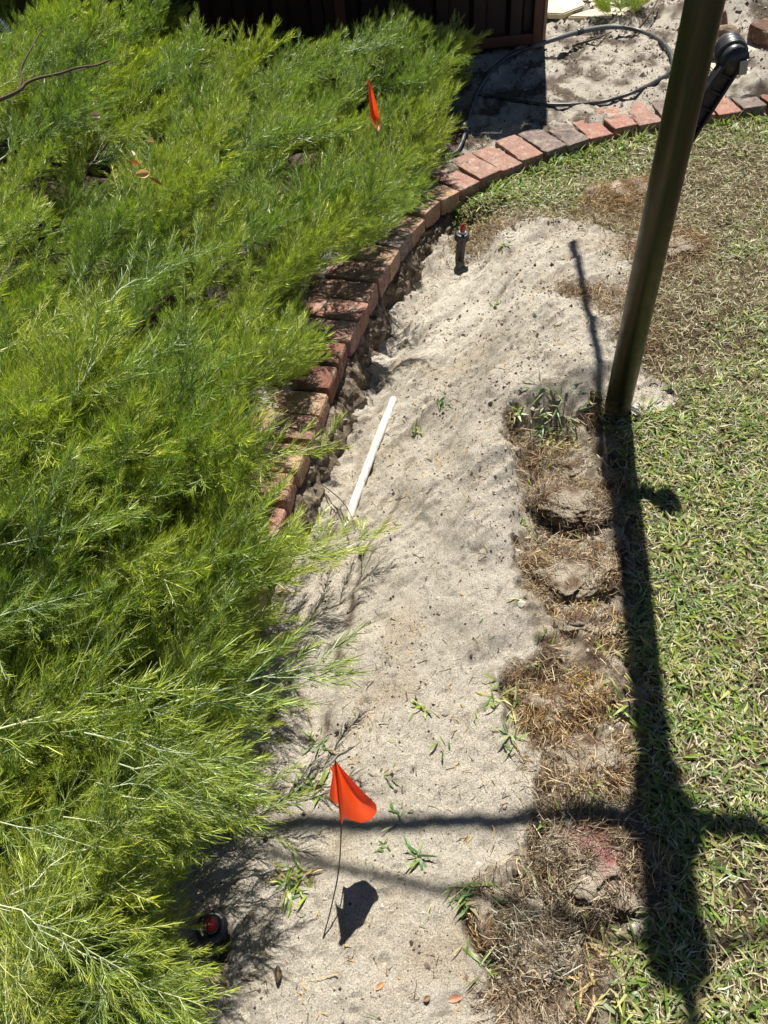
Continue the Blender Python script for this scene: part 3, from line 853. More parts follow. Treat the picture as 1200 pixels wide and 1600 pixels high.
lb = link('broken_brick', brick_mesh(5, B_RED)); q = on(1128, 66, .03); lb.location = (q[0], q[1] + .05, q[2] + .03); lb.rotation_euler = (1.2, .3, 1.2); lb.scale = (.8, .6, .8)
tag(lb, 'broken orange red brick standing behind the hoist crank grip', 'brick')


def rock(name, px, py, size, mtl, label, seed, rise=.5):
    import bmesh
    rs = random.Random(seed); bm = bmesh.new(); bmesh.ops.create_icosphere(bm, subdivisions=3, radius=1)
    for v in bm.verts:
        n_ = 1 + .28 * float(fbm(np.array([v.co.x + seed]), np.array([v.co.y + v.co.z * 1.7]), 1.3, 3)[0])
        v.co = Vector((v.co.x * size[0] * n_, v.co.y * size[1] * n_, v.co.z * size[2] * n_))
    me = bpy.data.meshes.new(name); bm.to_mesh(me); bm.free(); o = link(name, me, mtl)
    q = on(px, py, 0); o.location = (q[0], q[1], q[2] + size[2] * rise)
    return tag(o, label, 'rock')


rock('rock', 1118, 92, (.09, .07, .085), brick_mat('rock_tan', (.3, .22, .15), (.22, .15, .1), (.14, .1, .07)), 'rounded tan and brown rock beside the post behind the hoist crank', 3)
# mortar lumps lying against the haunch
for k, (x, y, s_, lb_) in enumerate([(425, 870, .03, 'rough grey mortar lump beneath the overhanging branches near the white pipe'), (497, 745, .04, 'large crumbly mortar lump at the foot of the lowest bare brick'),
                                     (560, 590, .028, 'knobbly mortar lump beside the worn red bricks'), (540, 640, .03, 'pale mortar lump between the cream brick and the pipe'), (470, 770, .026, 'small mortar lump under the orange brick end')]):
    o = rock('mortar_lump', x, y, (s_, s_ * .9, s_ * .8), m_mortar, lb_, 20 + k, .3); o['category'] = 'mortar lump'

pav = bpy.data.objects.new('paved_path', None); COL.objects.link(pav); tag(pav, 'cream crazy paving path beyond the garden bed', kind='structure')
stones = [[(835, -25), (905, -30), (915, 8), (880, 22), (838, 20)], [(912, -30), (1000, -32), (990, 5), (922, 10)], [(1003, -32), (1070, -34), (1065, -2), (1045, 12), (1000, 8)],
          [(885, 25), (920, 14), (985, 10), (980, 24), (930, 27)], [(1085, 80), (1120, 118), (1180, 116), (1200, 95), (1150, 78)], [(1130, 76), (1200, 90), (1240, 70), (1180, 60)],
          [(850, -35), (850, -80), (960, -85), (960, -36)], [(966, -36), (966, -85), (1080, -85), (1080, -38)], [(1085, -38), (1085, -85), (1200, -85), (1200, -40)]]
import bmesh
for k, pg in enumerate(stones):
    zt = .018 if k not in (4, 5) else .035
    P = [G(x, y, zt) for x, y in pg]; cen = sum(P) / len(P)
    bm = bmesh.new(); vs = [bm.verts.new(((p - cen) * np.array([.97, .97, 1])).tolist()) for p in P]
    f_ = bm.faces.new(vs); f_.normal_update()
    if f_.normal.z < 0: f_.normal_flip()
    r_ = bmesh.ops.extrude_face_region(bm, geom=[f_])
    for v in [g_ for g_ in r_['geom'] if isinstance(g_, bmesh.types.BMVert)]: v.co.z += .03
    bmesh.ops.recalc_face_normals(bm, faces=bm.faces)
    bmesh.ops.bevel(bm, geom=bm.edges[:], offset=.006, segments=2, affect='EDGES')
    me = bpy.data.meshes.new('paving_stone'); bm.to_mesh(me); bm.free()
    o = link('paving_stone', me, m_stone, pav); o.location = (cen - [0, 0, .03]).tolist()

# ------------------------------------------------------------------ grass
def frustum(n, x0, x1, y0, y1):
    return rng.uniform(x0, x1, n), rng.uniform(y0, y1, n)


def inview(x, y, z, m=60):
    p = PX(np.stack([x, y, z], -1)); return (p[:, 0] > -m) & (p[:, 0] < 1200 + m) & (p[:, 1] > -m) & (p[:, 1] < 1600 + m)


def dryness(x, y):
    d = .28 * fbm(x, y, 3.0, 3, 14) + .25 * fbm(x, y, 11, 3, 44)
    for c_, r_ in dry_spots: d = d + .75 * np.exp(-((x - c_[0]) ** 2 + (y - c_[1]) ** 2) / r_ ** 2)
    return d


def grass_cols(n, dry=None):
    base = np.array([(.14, .235, .045), (.125, .21, .075), (.20, .265, .05), (.31, .335, .16), (.08, .155, .04)])[rng.integers(0, 5, n)]
    return base * rng.uniform(.75, 1.25, (n, 1))


def make_grass(n, spots=None):
    x, y = frustum(n, .15, 2.6, -.1, 3.6)
    z = ground_z(x, y); sdv = sample(SD, x, y)
    k = (sdv < -.005) & inview(x, y, z) & ((sample(klawn, x, y) > .5) | ((sample(kturf, x, y) > .5) & (rng.random(n) < .16) & (fbm(x, y, 14, 2, 77) > .05)))
    dr = dryness(x, y)
    k &= rng.random(n) < np.clip(.60 - 1.0 * dr + .8 * fbm(x, y, 16, 3, 5), .03, 1)
    # denser and taller against the far bricks
    x, y, z, dr, sdv = x[k], y[k], z[k], dr[k], sdv[k]; n = len(x)
    az = rng.uniform(0, 2 * math.pi, n); lean = rng.uniform(.12, 1.15, n)
    D = np.stack([np.cos(az), np.sin(az), lean], -1)
    edgeb = np.exp(-(sdv / .10) ** 2)
    L = rng.uniform(.018, .054, n) * (1 - .35 * np.clip(dr, 0, 1)) * (1 + .5 * edgeb)
    D[:, 2] += edgeb * .8
    bend = np.stack([np.cos(az) * .2, np.sin(az) * .2, -rng.uniform(.1, .55, n)], -1)
    W = rng.uniform(.0034, .0082, n)
    side = np.stack([-np.sin(az), np.cos(az), rng.normal(0, .35, n)], -1)
    c1 = grass_cols(n); c2 = c1 * np.array([1.35, 1.2, 1.1])
    return strips(np.stack([x, y, z], -1), D, L, W, bend, 3, c1, side, coltip=c2)


V, Q, C = make_grass(120000)
tag(link('lawn_grass', fast('lawn_grass', V, Q, C, True), m_grass), 'short broad bladed green lawn grass right of the trench', 'grass', kind='stuff')
n = 150000
x, y = frustum(n, .15, 2.6, -.1, 3.7); z = ground_z(x, y)
k = (sample(SD, x, y) < -.002) & inview(x, y, z) & (sample(klawn, x, y) > .3); x, y, z = x[k], y[k], z[k]; n = len(x)
az = rng.uniform(0, 2 * math.pi, n); D = np.stack([np.cos(az), np.sin(az), rng.uniform(-.05, .55, n)], -1)
c1 = np.array([(.60, .49, .29), (.47, .36, .20), (.72, .64, .45), (.27, .19, .10), (.56, .49, .26)])[rng.integers(0, 5, n)] * rng.uniform(.7, 1.15, (n, 1))
V, Q, C = strips(np.stack([x, y, z + rng.uniform(0, .012, n)], -1), D, rng.uniform(.014, .038, n), rng.uniform(.0018, .0042, n), None, 2, c1, wig=.08)
tag(link('dry_thatch', fast('dry_thatch', V, Q, C, True), m_dry), 'straw coloured dead grass matted through the lawn', 'dry grass', kind='stuff')

# brown root hairs exposed along the torn turf edge and on dry patches
n = 150000
x, y = frustum(n, .1, 1.6, -.1, 3.2)
dens = .95 * sample(kturf, x, y) * np.clip(.45 + 1.8 * fbm(x, y, 13, 3, 55), 0, 1)
for c_, r_ in root_spots: dens = dens + 1.6 * np.exp(-((x - c_[0]) ** 2 + (y - c_[1]) ** 2) / r_ ** 2) * (sample(SD, x, y) < -.1)
k = (rng.random(n) < dens); x, y = x[k], y[k]; z = ground_z(x, y); k = inview(x, y, z); x, y, z = x[k], y[k], z[k]; n = len(x)
az = rng.normal(fbm(x, y, 7, 2, 3) * 4, .9, n); D = np.stack([np.cos(az), np.sin(az), rng.uniform(-.1, .5, n)], -1)
rc = lambda n: np.array([(.27, .18, .10), (.17, .11, .07), (.42, .33, .21), (.10, .065, .042), (.55, .46, .32)])[rng.integers(0, 5, n)] * rng.uniform(.7, 1.2, (n, 1))
V, Q, C = strips(np.stack([x, y, z + rng.uniform(0, .018, n)], -1), D, rng.uniform(.02, .06, n), rng.uniform(.0009, .0018, n), None, 4, rc(n), wig=.13, prof=np.array([1, 1, 1, .9, .5]))
tag(link('root_hairs', fast('root_hairs', V, Q, C, True), m_root), 'mat of fine brown grass roots exposed along the torn lawn edge', 'roots', kind='stuff')


# upturned turf clods
def clod(px, py, sx, sy, sz, ang, label, nroots=1500, pink=False, seed=0, fib=.045):
    q = on(px, py); t_ = empty('turf_clod', q, label, 'turf clod', 'upturned clods of turf along the trench', rot=(0, 0, ang))
    bm = bmesh.new(); bmesh.ops.create_icosphere(bm, subdivisions=5, radius=1); bm.normal_update()
    P = np.array([v.co[:] for v in bm.verts])
    r_ = 1 + .42 * fbm(P[:, 0] + seed, P[:, 1] + P[:, 2] * .7, 2.0, 5, seed) + .22 * fbm(P[:, 0] - P[:, 2], P[:, 1] + seed, 7, 4)
    sq = np.sign(P) * np.abs(P) ** .8
    P2 = sq * r_[:, None] * np.array([sx, sy, sz])
    for v, p in zip(bm.verts, P2): v.co = p.tolist()
    me = bpy.data.meshes.new('soil_lump'); bm.to_mesh(me); bm.free()
    for f_ in me.polygons: f_.use_smooth = True
    a_ = me.color_attributes.new('col', 'FLOAT_COLOR', 'POINT')
    n1_ = fbm(P2[:, 0] + seed, P2[:, 1], 25, 3, 3); cc = np.ones((len(P2), 4))
    cc[:, :3] = lerp(np.zeros((len(P2), 3)) + np.array((.50, .43, .33)), (.20, .135, .09), sm(n1_, -.1, .35))
    if pink:
        kp = np.exp(-(((P2[:, 0] - .02) / .03) ** 2 + ((P2[:, 1] - .0) / .07) ** 2)) * sm(fbm(P2[:, 0], P2[:, 1], 45, 3), -.5, .1)
        cc[:, :3] = lerp(cc[:, :3], (.55, .15, .18), kp)
    a_.data.foreach_set('color', cc.astype(np.float32).ravel())
    sl_ = link('soil_lump', me, m_ground, t_)
    # fibres over the surface
    th = rng.uniform(0, 2 * math.pi, nroots); ph = np.arccos(rng.uniform(-.1, 1, nroots))
    nrm_ = np.stack([np.cos(th) * np.sin(ph), np.sin(th) * np.sin(ph), np.cos(ph)], -1)
    nn = np.sign(nrm_) * np.abs(nrm_) ** .8 * np.array([sx, sy, sz]) * rng.uniform(.96, 1.22, (nroots, 1))
    dn = fbm(nn[:, 0] + seed, nn[:, 1], 18, 3, 8); kk = rng.random(nroots) < np.clip(.55 + 1.8 * dn + .15 * (ph > 1.1), .06, 1)
    nn, nrm_, ph = nn[kk], nrm_[kk], ph[kk]; m_ = len(nn)
    flow = fbm(nn[:, 0], nn[:, 1] + seed, 9, 2) * 3 + seed; D = np.stack([np.cos(flow), np.sin(flow), 0 * flow], -1) * 1.0 + nrm_ * rng.uniform(.0, .55, (m_, 1)) + rng.normal(0, .45, (m_, 3))
    bend = np.zeros((m_, 3)); bend[:, 2] = -rng.uniform(.1, .5, m_)
    V, Q, C = strips(nn, D, rng.uniform(fib * .5, fib * 1.4, m_), rng.uniform(.0009, .0018, m_), bend, 4, rc(m_), wig=.12, prof=np.array([1, 1, 1, .9, .5]))
    link('roots', fast('roots', V, Q, C, True), m_root, t_)
    return t_


clod(915, 725, .08, .06, .022, .3, 'sandy turf clod with brown roots just below the foot of the post', 1300, seed=1, fib=.035)
clod(890, 790, .09, .055, .026, -.5, 'crumbly turf clod on the right bank beside the long post shadow', 1400, seed=2, fib=.035)
clod(900, 895, .10, .075, .028, .35, 'broad root covered turf clod halfway down the trench edge', 2400, seed=3, fib=.04)
clod(905, 972, .085, .05, .024, -.3, 'low tangle of orange brown roots with pale sand below the broad clod', 1700, seed=4)
clod(888, 1100, .10, .05, .036, .3, 'dark shaggy turf clod with green grass on its left side', 2200, seed=5, fib=.04)
clod(905, 1195, .095, .055, .028, .1, 'wide brown root mat crossed by the left arm shadow', 2600, seed=6)
clod(912, 1335, .085, .11, .042, .5, 'largest turf clod lying root side up with pink stained soil', 4000, True, 7, .045)
clod(762, 1440, .03, .055, .022, .2, 'small ragged clod of roots and withered grass in the lower sand', 700, seed=8, fib=.03)
clod(845, 1475, .07, .075, .024, -.4, 'flat reddish root mat below the largest clod', 2000, seed=9)
clod(835, 1575, .09, .06, .026, 0, 'brown root clod at the bottom edge of the picture', 2200, seed=10)
clod(968, 305, .15, .09, .03, .2, 'distant brown heap of dead roots on the lawn near the far bricks', 2800, seed=11, fib=.06)
clod(1035, 385, .13, .09, .035, -.3, 'loose heap of brown roots on the lawn just right of the post', 2400, seed=12, fib=.06)


# grass tufts and single weeds standing on the sand
def tuft(px, py, n_, h_, label, spread=.02, dead=.15, wmul=1.0, flat=.6):
    q = on(px, py)
    az = rng.uniform(0, 2 * math.pi, n_)
    P0 = np.stack([np.clip(rng.normal(0, spread, n_), -1.6 * spread, 1.6 * spread), np.clip(rng.normal(0, spread * .8, n_), -1.3 * spread, 1.3 * spread), np.zeros(n_)], -1)
    P0[:, 2] = ground_z(P0[:, 0] + q[0], P0[:, 1] + q[1]) - q[2]
    D = np.stack([np.cos(az), np.sin(az), rng.uniform(.1, 1.3, n_) / flat * .6], -1)
    bend = np.stack([np.cos(az) * .1, np.sin(az) * .1, -rng.uniform(.1, .5, n_)], -1)
    c1 = grass_cols(n_); dd = rng.random(n_) < dead; c1[dd] = np.array((.42, .34, .18))
    V, Q, C = strips(P0, D, rng.uniform(.5, 1.2, n_) * h_, rng.uniform(.003, .0058, n_) * wmul, bend, 4, c1, np.stack([-np.sin(az), np.cos(az), rng.normal(0, .3, n_)], -1), coltip=c1 * 1.3)
    o = link('grass_tuft', fast('grass_tuft', V, Q, C, True), m_grass); o.location = q.tolist()
    return tag(o, label, 'grass tuft', 'tufts of grass on the dug sand')


tuft(655, 1340, 9, .055, 'bright spiky grass tuft between the two thin arm shadows on the sand', .006, 0, 1.3, .4)
tuft(660, 1108, 9, .032, 'small scattered green leaf tuft in the middle of the grey sand', .012, 0)
tuft(690, 1165, 5, .03, 'tiny pair of dark green blades below the middle of the sand', .01, 0)
tuft(600, 1215, 6, .025, 'small green sprig just right of the near flag', .01, 0)
tuft(630, 1275, 8, .035, 'dark green tuft on the upper arm shadow right of the near flag', .012, 0)
tuft(602, 1325, 7, .025, 'small tuft below the near flag between shadows', .008, 0)
tuft(735, 1410, 40, .05, 'ragged green and straw tuft beside the torn turf in the lower sand', .022, .4)
tuft(755, 1500, 26, .04, 'trailing green runner grass below the ragged tuft', .022, .25)
tuft(800, 1090, 45, .05, 'leafy green tuft on the left side of the dark shaggy clod', .03, .15)
tuft(805, 1150, 20, .045, 'narrow grass tuft at the lower left foot of the dark clod', .02, .25)
tuft(965, 1475, 18, .05, 'pale bleached grass tuft below the largest clod', .012, .8, 1.2)
tuft(960, 1095, 40, .05, 'yellow green grass tuft above the dark root hollow', .035, .35)
tuft(860, 655, 60, .06, 'green grass tuft hanging over the hollow left of the post foot', .045, .25)
tuft(880, 700, 30, .05, 'shaded grass tuft inside the hollow left of the post foot', .03, .3)
tuft(650, 665, 16, .03, 'sparse green runner lying on the slope right of the white pipe', .010, .1)
tuft(690, 630, 12, .03, 'short green blades on the slope above the sparse runner', .010, .1)
tuft(773, 480, 14, .03, 'small grass wisp on the raked sand of the upper mound', .010, .3)
tuft(785, 385, 18, .035, 'small green wisp near the far end of the sand below the lawn edge', .014, .3)
tuft(825, 820, 14, .035, 'little green sprig at the edge of the middle hollow', .012, 0)
tuft(905, 1530, 40, .045, 'pale green and straw grass growing through the lower root mat', .04, .4)
tuft(480, 1235, 34, .04, 'dark weedy tuft in the branch shadow left of the near flag', .02, .1)
tuft(455, 1380, 40, .045, 'line of small green blades left of the near flag stake', .024, .15)
tuft(490, 1165, 12, .04, 'few green blades just above the near flag', .014, .0)
tuft(985, 790, 40, .045, 'dense green tuft in the crank shadow beside the post shadow', .03, .1)
tuft(1010, 655, 60, .06, 'bright grass tuft around the right side of the post foot', .04, .1)
tuft(940, 715, 14, .05, 'withered straw tuft at the shaded foot of the post', .02, .9)

# loose clippings and debris
n = 9500; x, y = frustum(n, -.55, 1.0, .05, 2.9); k = (sample(ksand, x, y) > .6) & (rng.random(n) < np.clip(.35 + .9 * fbm(x, y, 6, 3, 2), 0, 1)); x, y = x[k], y[k]; n = len(x); z = ground_z(x, y)
az = rng.uniform(0, 6.3, n); D = np.stack([np.cos(az), np.sin(az), rng.uniform(-.05, .3, n)], -1)
c1 = grass_cols(n); dd = rng.random(n); c1[dd < .45] = (.38, .28, .15); c1[(dd > .45) & (dd < .88)] = (.08, .05, .03)
V, Q, C = strips(np.stack([x, y, z + .002], -1), D, rng.uniform(.007, .034, n), rng.uniform(.001, .0036, n), None, 3, c1, wig=.18)
tag(link('plant_litter', fast('plant_litter', V, Q, C, True), m_dry), 'scattered clippings and dead grass bits lying on the dug sand', 'plant litter', kind='stuff')
# litter on the bed
n = 9000; x, y = frustum(n, .2, 2.6, 3.1, 5.6); k = (sample(kbed, x, y) > .6) & (rng.random(n) < np.clip(.3 + 1.2 * fbm(x, y, 5, 3, 2), 0, 1)); x, y = x[k], y[k]; n = len(x); z = ground_z(x, y)
az = rng.uniform(0, 6.3, n); D = np.stack([np.cos(az), np.sin(az), rng.uniform(-.05, .4, n)], -1)
c1 = np.array([(.36, .27, .16), (.16, .11, .07), (.45, .38, .26), (.09, .06, .04)])[rng.integers(0, 4, n)]
V, Q, C = strips(np.stack([x, y, z + .003], -1), D, rng.uniform(.02, .07, n), rng.uniform(.0015, .004, n), None, 3, c1, wig=.1)
tag(link('leaf_litter', fast('leaf_litter', V, Q, C, True), m_dry), 'dry straw and twig litter strewn over the sandy garden bed', 'leaf litter', kind='stuff')
# crumbs: small tetra-ish lumps
n = 60000; x, y = frustum(n, -.6, 2.4, .05, 5.2)
k = ((sample(ksand, x, y) > .6) | (sample(kturf, x, y) > .5) | (sample(kbed, x, y) > .6) & (x > .4)) & (rng.random(n) < np.clip(.45 + 1.3 * fbm(x, y, 6, 4, 71), .06, 1)); x, y = x[k], y[k]
z = ground_z(x, y); k = inview(x, y, z); x, y, z = x[k], y[k], z[k]; n = len(x)
ico = np.array([(0, 0, 1), (1, 0, 0), (0, 1, .1), (-1, 0, 0), (0, -1, .1), (0, 0, -1)])
fc = np.array([(0, 1, 2), (0, 2, 3), (0, 3, 4), (0, 4, 1), (5, 2, 1), (5, 3, 2), (5, 4, 3), (5, 1, 4)])
sz = np.exp(rng.normal(-6.15, .5, n)) * (1 + .35 * np.clip(y - 1.5, 0, 3)) * (1 + 1.3 * (sample(kturf, x, y) > .5))
P = np.stack([x, y, z], -1)[:, None] + ico[None] * sz[:, None, None] * rng.uniform(.5, 1.4, (n, 6, 1))
Q = (np.arange(n)[:, None, None] * 6 + fc[None]).reshape(-1, 3)
cc = np.array([(.36, .31, .25), (.14, .11, .085), (.07, .055, .045), (.46, .42, .35)])[rng.integers(0, 4, n)]
tag(link('sand_crumbs', fast('sand_crumbs', P.reshape(-1, 3), Q, np.repeat(cc, 6, 0)), m_crumb), 'small dark soil crumbs and pebbles scattered over the sand', 'soil crumbs', kind='stuff')


# dead leaves
def leafmesh(L_, W_, colr, curl=.3):
    nu, nv = 9, 5; Vv = []
    for i_ in range(nu):
        t_ = i_ / (nu - 1); w_ = W_ * math.sin(math.pi * min(1, t_ * .96 + .02)) ** .8
        for j_ in range(nv):
            s_ = j_ / (nv - 1) * 2 - 1; Vv.append((t_ * L_ - L_ / 2, s_ * w_ / 2, curl * abs(s_) ** 1.5 * w_ + curl * L_ * .5 * (t_ - .5) ** 2))
    ii = np.arange(nu * nv).reshape(nu, nv); q_ = np.stack([ii[:-1, :-1], ii[1:, :-1], ii[1:, 1:], ii[:-1, 1:]], -1).reshape(-1, 4)
    cc_ = np.broadcast_to(np.array(colr), (len(Vv), 3)) * rng.uniform(.8, 1.15, (len(Vv), 1))
    return fast('dead_leaf', Vv, q_, cc_, True)


def dead_leaf(p, L_, W_, colr, rot, label, curl=.3):
    o = link('dead_leaf', leafmesh(L_, W_, colr, curl), m_dead); o.location = [float(v) for v in p]; o.rotation_euler = rot
    return tag(o, label, 'leaf', 'fallen dead leaves')


dead_leaf(on(709, 1561) + [0, 0, .004], .034, .012, (.36, .16, .09), (.1, 0, .05), 'pinkish brown dead leaf lying on the sand at the bottom', .15)
dead_leaf(on(667, 1561) + [0, 0, .004], .014, .01, (.25, .13, .06), (0, .1, .4), 'tiny round brown leaf left of the pinkish leaf', .2)
dead_leaf(on(594, 1541) + [0, 0, .004], .02, .009, (.40, .2, .1), (.2, .1, .6), 'small orange brown leaf scrap on the lower sand', .2)
dead_leaf(on(434, 1524) + [0, 0, .008], .032, .014, (.06, .045, .03), (.5, .3, 1.6), 'dark brown curled leaf beside the near sprinkler hole', .5)

# ------------------------------------------------------------------ shrub
sil = np.array([(-120, -120), (270, -120), (280, -10), (310, 30), (345, 50), (400, 15), (455, 40), (500, 30), (560, 60), (600, 20), (680, 25), (765, 75), (745, 120), (712, 175), (698, 235), (696, 272), (672, 300), (650, 330),
                (625, 366), (560, 392), (482, 430), (505, 455), (492, 485), (530, 512), (508, 560), (488, 602), (405, 625), (378, 660), (430, 690), (528, 700), (480, 745), (385, 770), (378, 800),
                (430, 830), (560, 800), (592, 830), (500, 880), (432, 940), (425, 1000), (540, 1020), (580, 1048), (520, 1090), (405, 1120), (385, 1160), (440, 1240), (420, 1270), (305, 1290),
                (300, 1320), (272, 1370), (250, 1420), (330, 1480), (262, 1500), (350, 1560), (340, 1640), (250, 1750), (-120, 1750)], float)


def make_branch(seed, L=.42, nlat=15, long=1.0, palestem=True, rs=None):
    """one feathery branch along +X: stem, side shoots and needles joined in a single mesh"""
    r = np.random.default_rng(seed)
    parts = []
    m_ = 9; tt = np.linspace(0, 1, m_)
    cv = np.stack([tt * L, .03 * np.sin(tt * 3 + seed) * L, .10 * L * (tt ** 2) * r.uniform(-1, 1.2)], -1)
    cv[1:-1] += r.normal(0, .010 * L, (m_ - 2, 3))
    stemc = np.array((.60, .62, .40)) if palestem else np.array((.30, .25, .17))
    parts.append(tube(cv, np.linspace(rs or (.0026 if long > 1 else .0019), .0010, m_), 5, stemc, caps=False))
    P0, D0, Ls, tipk = [], [], [], []

    def axis(pts, n, a0, lmul, tk):
        pts = np.array(pts); k_ = np.linspace(a0, 1, n) * (len(pts) - 1); i_ = np.minimum(k_.astype(int), len(pts) - 2); f_ = (k_ - i_)[:, None]
        p = pts[i_] * (1 - f_) + pts[i_ + 1] * f_; d = norm(pts[i_ + 1] - pts[i_])
        roll = np.arange(n) * 2.4 + r.normal(0, .35, n)
        a_ = norm(np.cross(d, np.array([.1, .2, 1.0]))); b_ = np.cross(d, a_)
        out = a_ * np.cos(roll)[:, None] + b_ * np.sin(roll)[:, None]
        ang = r.uniform(.38, .8, n); ang = ang * np.interp(np.linspace(a0, 1, n), [0, .85, 1], [1, .9, .35])
        P0.append(p); D0.append(d * np.cos(ang)[:, None] + out * np.sin(ang)[:, None]); Ls.append(r.uniform(.022, .038, n) * lmul * long); tipk.append(np.full(n, tk) + np.linspace(-.2, .35, n))

    axis(cv, 54, .25, 1.0, .35)
    for j in range(nlat):
        u_ = .10 + .85 * j / nlat + r.uniform(-.02, .02); k_ = u_ * (m_ - 1); i_ = int(k_); p = cv[i_] * (1 - (k_ - i_)) + cv[min(i_ + 1, m_ - 1)] * (k_ - i_)
        sgn = 1 if j % 2 else -1; a_ = r.uniform(.45, .85) * sgn; el = r.uniform(-.35, .6); ll = L * r.uniform(.24, .44) * (1.1 - .6 * u_)
        d = np.array([math.cos(a_), math.sin(a_), el]); d /= np.linalg.norm(d)
        q_ = np.linspace(0, 1, 5)[:, None]
        lp = p + d * ll * q_ + np.array([ll * .25, 0, ll * .12]) * q_ ** 2
        parts.append(tube(lp, np.linspace(.0012, .0006, 5), 4, stemc * .95, caps=False))
        axis(lp, int(20 + ll * 150), .12, .95, .5)
        if r.random() < .75:
            b0 = lp[2]; d2 = norm((d + r.normal(0, .5, 3))[None])[0]; l2 = ll * .5; lp2 = b0 + d2 * l2 * q_ + np.array([l2 * .2, 0, l2 * .1]) * q_ ** 2
            parts.append(tube(lp2, np.linspace(.0008, .0005, 5), 3, stemc * .95, caps=False)); axis(lp2, 22, .1, .85, .6)
    P0 = np.concatenate(P0); D0 = np.concatenate(D0); Ls = np.concatenate(Ls); tk = np.clip(np.concatenate(tipk) + r.normal(0, .12, len(P0)), 0, 1)
    n_ = len(P0)
    cg = np.array((.047, .122, .020)); cy = np.array((.335, .405, .06))
    c1 = cg * (1 - tk[:, None]) + cy * tk[:, None]; c1 = c1 * np.exp(r.normal(0, .32, (n_, 1)))
    bend = np.array([.12, 0, .10]) + r.normal(0, .06, (n_, 3))
    parts.append(strips(P0, D0, Ls, np.full(n_, .0023 if long <= 1 else .0019), bend, 2, c1, None, prof=np.array([.8, 1, .35]), coltip=c1 * np.array((1.25, 1.12, 1))))
    return join(parts)


def xf(part, M3, t3, s3):
    v_, q_, c_ = part
    return (v_ * s3) @ M3.T + t3, q_, c_


def bough(seed, L, nlat, long, nsub, smain, ssub):
    """a main shoot with several smaller upright shoots joined to it"""
    r = np.random.default_rng(seed * 7 + 1)
    out = [xf(make_branch(seed, L, nlat, long), np.eye(3), 0, smain)]
    small = [make_branch(seed + 500 + j, L, nlat - 3, long / ssub * .62) for j in range(3)]
    for j in range(nsub):
        u_ = .05 + .65 * (j + .5) / nsub; az = r.uniform(.12, .8) * (1 if j % 2 else -1); el = r.uniform(.05, .6); roll = r.uniform(-1, 1)
        x_ = np.array([math.cos(az) * math.cos(el), math.sin(az) * math.cos(el), math.sin(el)]); y_ = norm(np.cross([0, 0, 1.0], x_)[None])[0]; z_ = np.cross(x_, y_)
        y2 = y_ * math.cos(roll) + z_ * math.sin(roll); z2 = np.cross(x_, y2)
        out.append(xf(small[j % 3], np.stack([x_, y2, z2], -1), np.array([u_ * L * smain, 0, 0]), ssub * r.uniform(.8, 1.15)))
    return join(out)


variants = []
for k in range(9): variants.append(fast('branch', *bough(100 + k, .42, 13, 1.0, 9, 1.0, .48), True))
bigv = []
for k in range(8): bigv.append(fast('branch', *bough(200 + k, .50, 13, 1.15, 4, 1.0, .5), True))
for me in variants + bigv: me.materials.append(m_needle)


def inpoly(p, poly):
    x, y = p; ins = False; j = len(poly) - 1
    for i_ in range(len(poly)):
        if (poly[i_][1] > y) != (poly[j][1] > y) and x < (poly[j][0] - poly[i_][0]) * (y - poly[i_][1]) / (poly[j][1] - poly[i_][1]) + poly[i_][0]: ins = not ins
        j = i_
    return ins


def shrub_h(x, y):
    x = np.asarray(x, float); y = np.asarray(y, float)
    d = sdist(x, y); h = .06 + .50 * (1 - np.exp(-np.maximum(d + .02, 0) / .55))
    h = h * (.84 + .36 * fbm(x, y, 1.5, 2, 12) + .36 * fbm(x, y, 4.2, 2, 32))
    return h + .20 * sm(y, 2.6, 3.9) * sm(-x, -.1, .9)


def vsample(me, n=46):
    if 'vs' not in me: 
        V_ = np.empty(len(me.vertices) * 3, np.float32); me.vertices.foreach_get('co', V_)
        _vs[me.name] = V_.reshape(-1, 3)[np.random.default_rng(3).integers(0, len(me.vertices), n)]; me['vs'] = 1
    return _vs[me.name]


_vs = {}


def outside(o, base):
    """share of a branch that would stick out of the shrub's outline"""
    M_ = np.array((Matrix.Translation(Vector(base.tolist())) @ Matrix.LocRotScale(o.location, o.rotation_euler, o.scale)))
    P_ = vsample(o.data) @ M_[:3, :3].T + M_[:3, 3]; Q_ = PX(P_)
    if sum(inpoly(q_, wn_) for q_ in Q_ for wn_ in bare) / len(Q_) > .06: return 1.0
    return sum(not inpoly(q_, sil_wide) for q_ in Q_) / len(Q_)


# stretches of brick the shrub leaves bare
bare = [[(388, 612), (520, 590), (505, 672), (392, 668)], [(372, 752), (480, 735), (455, 842), (376, 826)], [(512, 428), (610, 395), (565, 545), (515, 532), (505, 480)], [(600, 372), (660, 340), (640, 390), (600, 405)]]


sil_wide = sil + 0
sil_wide[(sil[:, 1] > 420) & (sil[:, 1] < 835), 0] -= 14


